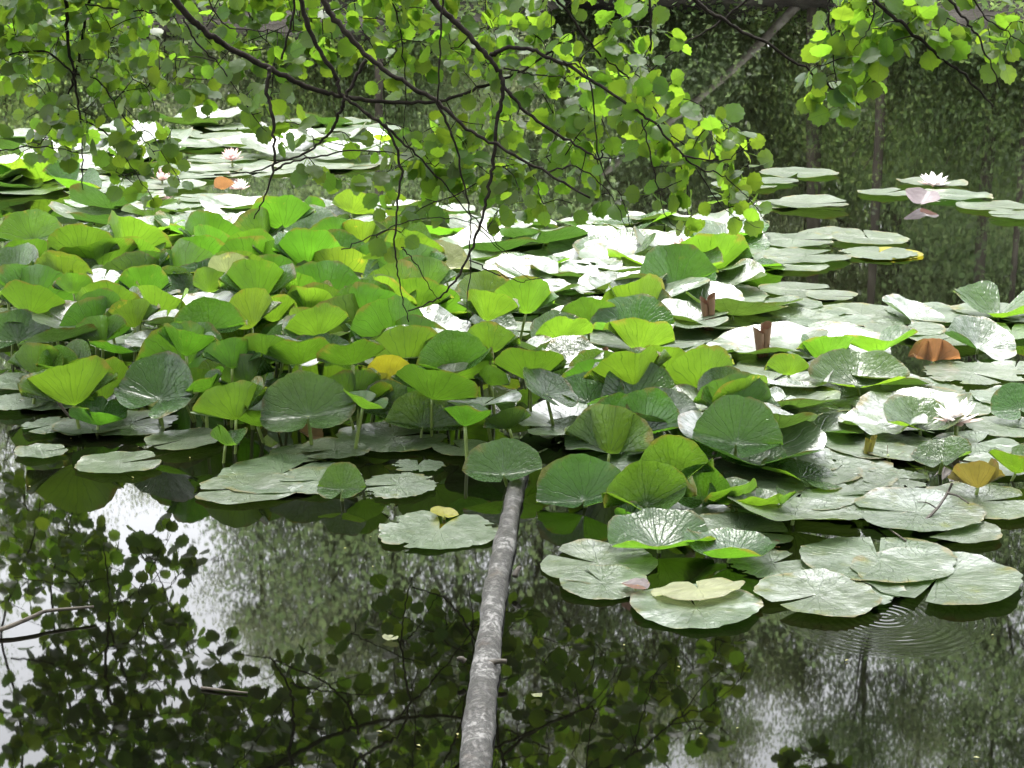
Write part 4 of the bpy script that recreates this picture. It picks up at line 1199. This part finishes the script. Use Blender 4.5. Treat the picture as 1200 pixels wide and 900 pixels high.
stick('dead_stick', [on_z(-40, 745, .0), on_z(0, 738, .012), on_z(40, 722, .022), on_z(56, 716, .024), on_z(110, 711, .022)], .006, .003, M['deadwood'], 'pale broken stick jutting low over the water')
stick('floating_twig', [on_z(236, 806, .003), on_z(262, 809, .004), on_z(290, 812, .003)], .0035, .002, M['deadwood'], 'thin brown twig afloat among mirrored leaves')
stick('dark_twig', [on_z(1082, 612, .012), on_z(1098, 596, .03), on_z(1110, 578, .05), on_z(1116, 566, .075)], .004, .003, M['darkwood'], 'dark branching twig stuck between pads', side=[(on_z(1110, 578, .05), on_z(1135, 590, .04), .003), (on_z(1098, 596, .03), on_z(1075, 588, .05), .002)])
stick('dry_twig', [on_z(68, 470, .06), on_z(76, 482, .03), on_z(86, 492, .004)], .005, .004, M['deadwood'], 'pinkish dry stem leaning in front of the boat shaped leaf')
stick('dry_reed', [on_z(1020, 605, .01), on_z(1045, 622, .012), on_z(1062, 634, .008)], .003, .002, M['deadwood'], 'thin dry reed lying across the large silver pad')
stick('dead_twig_debris', [on_z(826, 560, .0), on_z(832, 545, .04), on_z(838, 530, .07)], .010, .006, M['darkwood'], 'dark rotten twig stump in the clump', side=[(on_z(832, 545, .04), on_z(822, 534, .07), .004), (on_z(832, 545, .04), on_z(845, 536, .08), .004)])


def scrap(px, py, wpx, mat, label):
    c = on_z(px, py, 0.004)
    R = wpx / 2 / F * (c - Vector((0, 0, CH))).length
    o = link('floating_scrap', leaf_mesh(R, .1, .1, .1, .1, .12, .4, int(px + py), M[mat], nr=4, na=14, ragged=.08), None, label=label, category='scrap')
    o.location = c
    o.rotation_euler = (0, 0, rng.uniform(0, 6))


scrap(458, 748, 20, 'pale', 'pale shred of leaf afloat beside mirrored twigs')
scrap(629, 816, 14, 'pale', 'tiny pale scrap afloat to one side of the log')
scrap(720, 470, 20, 'rust', 'brown dry scrap lodged between pads')
scrap(905, 640, 24, 'rust', 'brown rotten scrap between front pads')


pp = []
for k in range(420):
    x, y = rng.uniform(0, 1200), rng.uniform(480, 890)
    if rng.random() > 0.93 or (y < 540 and rng.random() < 0.4):
        pp.append(list(on_z(x, y, 0.003)))
C = np.array(pp)
rs = np.random.default_rng(77)
n_ = len(C)
a_ = rs.uniform(0, 6.28, n_); l_ = rs.uniform(0.002, 0.006, n_); w_ = rs.uniform(0.001, 0.003, n_)
u_ = np.stack([np.cos(a_), np.sin(a_), np.zeros(n_)], 1); v_ = np.stack([-np.sin(a_), np.cos(a_), np.zeros(n_)], 1)
up = np.array([0, 0, 0.0012])
V = np.stack([C - u_ * l_[:, None], C - v_ * w_[:, None] + up, C + u_ * l_[:, None], C + v_ * w_[:, None] + up], 1).reshape(-1, 3)
link('floating_debris', mesh_np('floating_debris', V, [np.arange(4 * n_).reshape(n_, 4)], False, None, M['pale']), kind='stuff', label='tiny pale specks drifting on the water', category='debris')

# ------------------------------------------------------------------ aspens
def aspen_leaf(seed):
    rs = np.random.default_rng(seed)
    n = 22
    V = [(0, 0, 0.0)]
    for i in range(n):
        a = 2 * pi * i / n
        rr = 1.0 + (0.06 if i % 2 else -0.05) + 0.03 * rs.standard_normal()
        px_, py_ = rr * sin(a) * 1.02, -rr * cos(a) * 0.94
        if i == n // 2:
            py_ *= 1.12
        V.append((px_, py_ + 0.0, 0.10 * abs(px_) + 0.06 * rs.standard_normal() * 0.6 - 0.08 * py_ * py_))
    # petiole from the base (y = -0.94) to the origin point at y = -2.2
    b = len(V)
    V += [(-0.045, -0.92, -0.02), (0.045, -0.92, -0.02), (0.04, -1.6, 0.10), (-0.04, -1.6, 0.10), (0.045, -2.3, 0.0), (-0.045, -2.3, 0.0)]
    V = np.array(V); V[:, 1] += 2.3
    T = [(0, i + 1, (i + 1) % n + 1) for i in range(n)]
    Q = [(b, b + 1, b + 2, b + 3), (b + 3, b + 2, b + 4, b + 5)]
    return V, np.array(Q), np.array(T)


LEAFS = [aspen_leaf(s) for s in range(6)]
LEAFM = [mesh_np('leaf', v, [q, t_], True, v[:, :2] - np.array([0, 2.3]), M['aspen']) for v, q, t_ in LEAFS]


class Aspen:
    def __init__(s, base, label):
        s.root = empty('aspen_tree', base, label=label, category='tree')
        s.base = np.array(base, float)
        s.nodes = []            # attachment points on branches
        s.twigs = Acc()
        s.leaves = []           # (matrix 3x3, pos, variant)

    def part(s, name, V, Q, T, mat):
        return link(name, mesh_np(name, np.asarray(V) - s.base, [Q, T], True, None, mat), s.root)

    def branch(s, pts, r0, r1, name='branch', mat=None, reg=True, per=7, n=8):
        sp = spline(pts, per)
        wob = nrng.standard_normal(sp.shape) * 0.0022
        wob[0] = 0
        sp = sp + wob
        s.part(name, *tube(sp, np.linspace(r0, r1, len(sp)) * (0.85 if mat is None else 1.0), n, rough=0.10, seed=len(s.nodes)), mat or M['twig'])
        if reg:
            s.nodes += [p for p in sp[::2]]
        return sp

    def leaf(s, pos, direc, size, face):
        """petiole leaves pos along direc; blade normal near face"""
        y = np.array(direc, float); y /= np.linalg.norm(y)
        z = np.array(face, float); z = z - y * np.dot(z, y); z /= np.linalg.norm(z) + 1e-9
        x = np.cross(y, z)
        s.leaves.append((np.stack([x, y, z], 1) * size, np.array(pos, float), rng.randrange(6)))

    def twig(s, tip, nl=6, maxlen=0.6, r=0.0016):
        tip = np.array(tip, float)
        A = np.array(s.nodes)
        dd = np.linalg.norm(A - tip, axis=1) + 0.12 * np.maximum(0, tip[2] - A[:, 2])
        i = int(np.argmin(dd))
        b = A[i]
        ln = np.linalg.norm(tip - b)
        if ln < 0.03:
            return
        if ln > maxlen:
            b = tip + (b - tip) / ln * ln       # keep, long twigs are allowed but sag
        mid = (b + tip) / 2 + nrng.standard_normal(3) * 0.06 * ln + np.array([0, 0, 0.05 * ln])
        sp = spline([b, mid, tip], 5)
        s.twigs.add(*tube(sp, np.linspace(r + 0.0022 * min(1, ln), 0.0011, len(sp)), 5, cap=False))
        s.nodes += [sp[4], sp[7], sp[10]]
        for k in range(nl):
            f = 0.2 + 0.8 * (k + rng.random()) / nl
            p = sp[min(10, int(f * 10))]
            dirv = nrng.standard_normal(3) * 0.75 + (sp[-1] - sp[0]) / ln * 0.4 + np.array([0, 0, -0.55])
            face = nrng.standard_normal(3) * 0.62 + np.array([0, -0.75, 0.6])
            s.leaf(p, dirv, 0.0258 * rng.uniform(0.68, 1.14), face)

    def finish(s):
        link('twigs', s.twigs.mesh('twigs', M['twig']), None).parent = s.root
        o = s.root.children[-1]
        o['kind'] = 'stuff'
        for v in o.data.vertices:
            pass
        o.location = Vector(-s.base)
        key = []
        for i, (m3, p, v) in enumerate(s.leaves):
            c = p + m3 @ np.array([0, 2.3, 0])
            x, y = px_of(c)
            inside = (-10 < x < 1210 and -10 < y < 910)
            key.append((0 if inside else 1, c[1], i))
        key.sort()
        first = set(k[2] for k in key[:300])
        Vs, Qs, Ts, Us, n = [], [], [], [], 0
        for i, (m3, p, v) in enumerate(s.leaves):
            if i in first:
                o = link('leaf', LEAFM[v], s.root)
                from mathutils import Matrix
                mm = Matrix([list(r) for r in m3]).to_4x4()
                mm.translation = Vector(p - s.base)
                o.matrix_basis = mm
            else:
                V, Q, T = LEAFS[v]
                Vs.append(V @ m3.T + p - s.base); Qs.append(Q + n); Ts.append(T + n); Us.append(V[:, :2] - np.array([0, 2.3])); n += len(V)
        if Vs:
            link('foliage', mesh_np('foliage', np.concatenate(Vs), [np.concatenate(Qs), np.concatenate(Ts)], True, np.concatenate(Us), M['aspen']), s.root, kind='stuff')


def pd(pl, d, dd=0.0):
    """photo polyline -> points at distances d .. d+dd"""
    n = len(pl)
    return [np.array(on_d(x, y, d + dd * i / max(1, n - 1))) for i, (x, y) in enumerate(pl)]


def gz(x, y):
    return float(ground_z(np.array([x]), np.array([y]))[0])


A = Aspen((-4.5, 5.2, gz(-4.5, 5.2)), 'aspen tree leaning over the pond with long drooping branches')
z0 = A.base[2]
trk = A.branch([(-4.5, 5.2, z0 - .2), (-4.35, 5.2, 2.0), (-4.0, 5.15, 4.5), (-3.6, 5.1, 8.0)], .16, .05, 'trunk', M['bark'], reg=False, n=14)
limb1 = A.branch([(-4.3, 5.2, 2.2), (-3.2, 5.1, 2.75), (-2.0, 5.0, 2.8), (-1.0, 4.9, 2.5), (-0.2, 4.85, 2.2), (0.5, 4.8, 2.1)], .06, .016, 'limb', M['bark'], reg=False)
limb2 = A.branch([(-4.3, 5.25, 1.9), (-3.4, 6.0, 2.5), (-2.4, 6.5, 2.7), (-1.2, 6.6, 2.5)], .045, .012, 'limb', M['bark'], reg=False)
d0 = 4.85
top = lambda x, y, z: np.array([x, y, z])
# thick branches drawn from the photograph
A.branch([top(-1.35, 4.95, 2.6), top(-1.15, 4.9, 1.9)] + pd([(165, -60), (205, 0), (235, 32), (262, 52), (300, 72), (340, 92), (380, 109), (410, 114), (460, 120), (515, 118), (560, 103), (605, 86), (650, 58)], d0, .2), .014, .0035)
A.branch([top(-.75, 4.85, 2.42), top(-.62, 4.85, 1.9)] + pd([(352, -70), (380, 0), (400, 32), (433, 68), (470, 95), (510, 117), (540, 146), (588, 173), (640, 203), (690, 232)], d0 - .1, -.15), .012, .003)
A.branch([top(-.35, 4.85, 2.28), top(-.3, 4.8, 1.9)] + pd([(480, -60), (510, 0), (540, 32), (565, 60), (584, 82), (589, 105), (583, 140), (577, 195), (570, 235), (556, 282), (536, 325), (512, 350), (480, 364)], d0 - .05, -.1), .011, .0022)
A.branch(pd([(575, 66), (590, 58), (615, 57), (640, 65), (690, 92), (740, 125), (770, 148), (800, 182)], d0 - .05, -.1), .0075, .003)
A.branch(pd([(589, 100), (615, 130), (650, 155), (690, 180), (703, 187), (708, 172)], d0, -.1), .006, .002)
A.branch(pd([(315, 80), (313, 105), (320, 140), (321, 185), (314, 220), (297, 257)], d0 + .02, -.1), .0075, .002)
A.branch(pd([(404, 116), (398, 135), (382, 160), (350, 183), (300, 200), (252, 206)], d0 + .05, .1), .006, .0018)
A.branch(pd([(320, 200), (345, 190), (400, 178), (450, 177), (478, 184)], d0, .05), .004, .0012)
A.branch(pd([(430, 70), (412, 100), (404, 116)], d0 - .05), .006, .005)
A.branch(pd([(395, 92), (402, 112), (428, 132), (455, 152), (470, 200), (464, 250), (463, 300), (470, 340), (480, 378)], d0 - .05, -.1), .006, .0016)
A.branch(pd([(428, 132), (470, 165), (510, 205), (550, 250), (596, 300)], d0, .1), .0045, .0012)
A.branch(pd([(512, 120), (530, 160), (545, 220), (552, 285), (547, 380)], d0 - .12, .02), .0045, .0012)
A.branch(pd([(470, 290), (480, 300), (500, 330), (514, 352)], d0 - .12), .0026, .001)
A.branch(pd([(400, 292), (430, 280), (470, 262), (500, 256), (555, 262), (610, 320), (637, 326)], d0 - .1, -.05), .0022, .0008)
A.branch(pd([(550, 305), (580, 320), (610, 330), (636, 325)], d0 - .12), .0024, .0008)
A.branch(pd([(345, -30), (355, 10), (372, 55), (395, 92)], d0 - .08), .008, .006)
A.branch(pd([(520, -20), (516, 40), (513, 120)], d0 - .2), .0035, .0025)
A.branch(pd([(455, -20), (470, 40), (475, 100), (472, 170)], d0 + .15), .003, .0012)
A.branch(pd([(240, -10), (265, 30), (300, 35), (350, 38), (390, 45)], d0 + .2), .003, .001)
A.branch(pd([(215, 20), (230, 50), (262, 82), (300, 140), (320, 160)], d0 + .1), .0035, .001)
A.branch(pd([(660, 72), (690, 92), (703, 190), (730, 235), (742, 275)], d0 - .15), .003, .001)
A.branch(pd([(640, 202), (675, 196), (712, 222), (735, 272)], d0 - .15), .003, .001)
A.branch(pd([(752, 140), (765, 195), (780, 250), (800, 275)], d0 - .15), .0026, .0009)
A.branch(pd([(590, 80), (630, 88), (660, 90), (674, 87)], d0 + .05), .003, .0012)
A.branch(pd([(330, 70), (342, 20), (348, -20)], d0 + .02), .0035, .004)
# right-going branches above the frame
A.branch([top(.45, 4.8, 2.1), top(.42, 4.75, 1.8)] + pd([(790, -60), (815, 0), (850, 25), (900, 52), (950, 86), (1006, 122)], 4.6, .1), .009, .0028)
A.branch([top(.45, 4.85, 2.12)] + pd([(930, -60), (880, -5), (845, 25), (800, 55), (735, 103)], 4.9, .1), .006, .002)
A.branch([top(.1, 4.85, 2.15)] + pd([(640, -60), (670, 20), (700, 60), (735, 90), (770, 130)], 4.95, .0), .006, .0015)
A.branch([top(.3, 4.85, 2.13)] + pd([(755, -60), (762, 0), (762, 60)], 4.8, .0), .006, .003)
A.branch(pd([(800, 180), (815, 195), (845, 205), (870, 225), (900, 262)], d0 - .15), .0035, .001)
A.branch(pd([(800, 182), (850, 188), (880, 165)], d0 - .15), .003, .001)
A.branch(pd([(815, 196), (850, 245), (890, 268)], d0 - .15), .002, .0008)
# left branches, a little farther out
d1 = 5.7
A.branch([top(-2.2, 6.4, 2.66), top(-1.7, 5.9, 2.2)] + pd([(76, -60), (78, 0), (80, 50), (86, 86), (92, 125), (96, 165), (98, 222)], d1, -.1), .010, .002)
A.branch([top(-1.9, 6.5, 2.64), top(-1.6, 6.0, 2.2)] + pd([(112, -60), (104, 0), (92, 70), (80, 110), (62, 145), (44, 172)], d1 + .1, -.1), .009, .002)
A.branch(pd([(-40, 70), (0, 66), (50, 60), (86, 86)], d1 - .1), .004, .004)
A.branch(pd([(86, 86), (115, 95), (140, 130), (170, 165), (182, 182)], d1 - .1), .004, .0012)
A.branch(pd([(95, 140), (130, 160), (150, 190), (180, 235)], d1 - .1), .0035, .001)
A.branch(pd([(-20, 180), (40, 172), (92, 178)], d1 - .1), .003, .002)
A.branch(pd([(100, 5), (150, 12), (190, 15), (205, 0)], d1 - .2), .003, .0018)
d2 = 6.7
A.branch([top(-1.6, 6.65, 2.58), top(-1.75, 6.7, 1.9)] + pd([(10, -80), (15, 0), (40, 60), (60, 110)], d2), .008, .002)
A.branch([top(-2.2, 6.5, 2.66), top(-2.0, 6.7, 1.9)] + pd([(-60, -80), (-30, 0), (0, 60), (15, 110)], d2), .008, .002)
A.branch([top(-1.3, 6.6, 2.5), top(-1.2, 6.6, 1.9)] + pd([(180, -80), (175, -20), (160, 40), (150, 75)], 6.3), .007, .002)


def leafcloud(T, cx, cy, rx, ry, n, d, dd, nl=(3, 5)):
    for _ in range(int(n * (2.0 if cy < -15 else 1.3 if cx < 220 else 1.2) + 0.5)):
        a, q = rng.uniform(0, 2 * pi), sqrt(rng.random())
        p = on_d(cx + rx * q * cos(a), cy + ry * q * sin(a), d + 0.14 + rng.uniform(-dd, dd))
        T.twig(p, rng.randint(*nl))


# leafy areas: centre, radii, twig tips, distance
for c in [(60, 40, 90, 60, 26, 5.6, .25), (150, 60, 70, 60, 22, 5.6, .25), (130, 150, 80, 50, 20, 5.55, .2), (175, 215, 45, 30, 5, 5.5, .1), (40, 150, 50, 45, 9, 5.6, .2),
          (250, 90, 60, 50, 14, 5.1, .25), (330, 30, 90, 40, 18, 5.1, .25), (440, 40, 80, 50, 20, 5.05, .25), (530, 40, 80, 45, 18, 5.05, .25), (330, 125, 60, 40, 8, 5.0, .2), (430, 200, 60, 45, 8, 4.95, .15),
          (620, 60, 80, 60, 20, 5.0, .2), (500, 160, 70, 45, 16, 5.0, .2), (620, 160, 80, 50, 22, 4.95, .2), (700, 130, 70, 60, 22, 4.85, .2), (560, 225, 70, 35, 13, 4.9, .15), (660, 225, 60, 30, 10, 4.8, .15),
          (745, 55, 40, 50, 9, 4.85, .15), (790, 140, 60, 45, 13, 4.75, .15), (850, 175, 45, 40, 10, 4.7, .12), (800, 225, 60, 35, 6, 4.7, .12), (870, 245, 25, 20, 4, 4.7, .08), (450, 290, 30, 30, 3, 4.8, .1)]:
    leafcloud(A, *c)
# leaves over the frame, mirrored in the lower left of the water
for c in [(40, -50, 120, 55, 75, 5.5, .3), (190, -50, 100, 50, 55, 5.5, .3), (330, -50, 100, 45, 30, 5.3, .3), (500, -40, 100, 40, 22, 5.0, .25), (680, -40, 110, 40, 20, 4.9, .25), (40, -30, 90, 60, 24, 6.7, .3), (0, 60, 60, 60, 16, 6.7, .3), (20, 20, 70, 60, 34, 6.7, .3), (130, -20, 70, 60, 16, 6.3, .3), (-60, 20, 60, 90, 14, 6.7, .3), (260, -50, 120, 50, 18, 5.3, .3), (480, -50, 120, 40, 14, 5.1, .3)]:
    leafcloud(A, *c)
A.finish()

B = Aspen((4.6, 5.0, gz(4.6, 5.0)), 'second aspen reaching in with leaf clusters above the open water')
z0 = B.base[2]
B.branch([(4.6, 5.0, z0 - .2), (4.5, 5.0, 2.0), (4.2, 5.0, 4.5), (3.9, 5.0, 8.0)], .14, .05, 'trunk', M['bark'], reg=False, n=14)
B.branch([(4.45, 5.0, 2.3), (3.4, 4.9, 2.7), (2.4, 4.8, 2.6), (1.5, 4.7, 2.2), (1.0, 4.65, 2.05)], .05, .012, 'limb', M['bark'], reg=False)
B.branch([top(1.3, 4.7, 2.14), top(1.05, 4.65, 1.8)] + pd([(985, -60), (1025, 0), (1060, 30), (1100, 65), (1135, 92), (1163, 126)], 4.6, .1), .009, .0028)
B.branch([top(1.5, 4.7, 2.2), top(1.3, 4.65, 1.8)] + pd([(1085, -60), (1115, 0), (1132, 25), (1150, 50), (1172, 103)], 4.6, .0), .007, .002)
B.branch([top(1.05, 4.65, 2.06)] + pd([(968, -60), (970, 0), (974, 50), (980, 96)], 4.65, .0), .0045, .0016)
B.branch(pd([(1130, -20), (1155, 20), (1185, 42), (1215, 60)], 4.65), .003, .001)
B.branch(pd([(1025, 0), (1020, 30), (1000, 60)], 4.6), .003, .001)
for c in [(1005, 30, 55, 40, 19, 4.6, .12), (985, 85, 42, 40, 14, 4.6, .1), (1045, 25, 35, 35, 9, 4.6, .1), (1120, 20, 60, 22, 10, 4.6, .1), (1185, 30, 35, 40, 8, 4.6, .1), (985, 125, 22, 15, 3, 4.6, .05), (1080, -40, 130, 30, 14, 4.7, .2)]:
    leafcloud(B, *c)
B.finish()

# crowns of the two aspens above the picture
for tr, cx in ((A, -3.7), (B, 4.0)):
    rs = np.random.default_rng(int(cx * 10) + 99)
    C = []
    for k in range(95):
        c = np.array([cx * 0.72, 4.4, 5.6]) + rs.standard_normal(3) * np.array([1.5, 1.2, 1.5])
        C.append(c + rs.standard_normal((130, 3)) * 0.35)
    C = np.concatenate(C); C = C[C[:, 2] > 2.9]
    V, Q = quads_cloud(C, 0.075, rs)
    link('upper_crown', mesh_np('upper_crown', V - tr.base, [Q], False, None, M['aspen']), tr.root, kind='stuff')
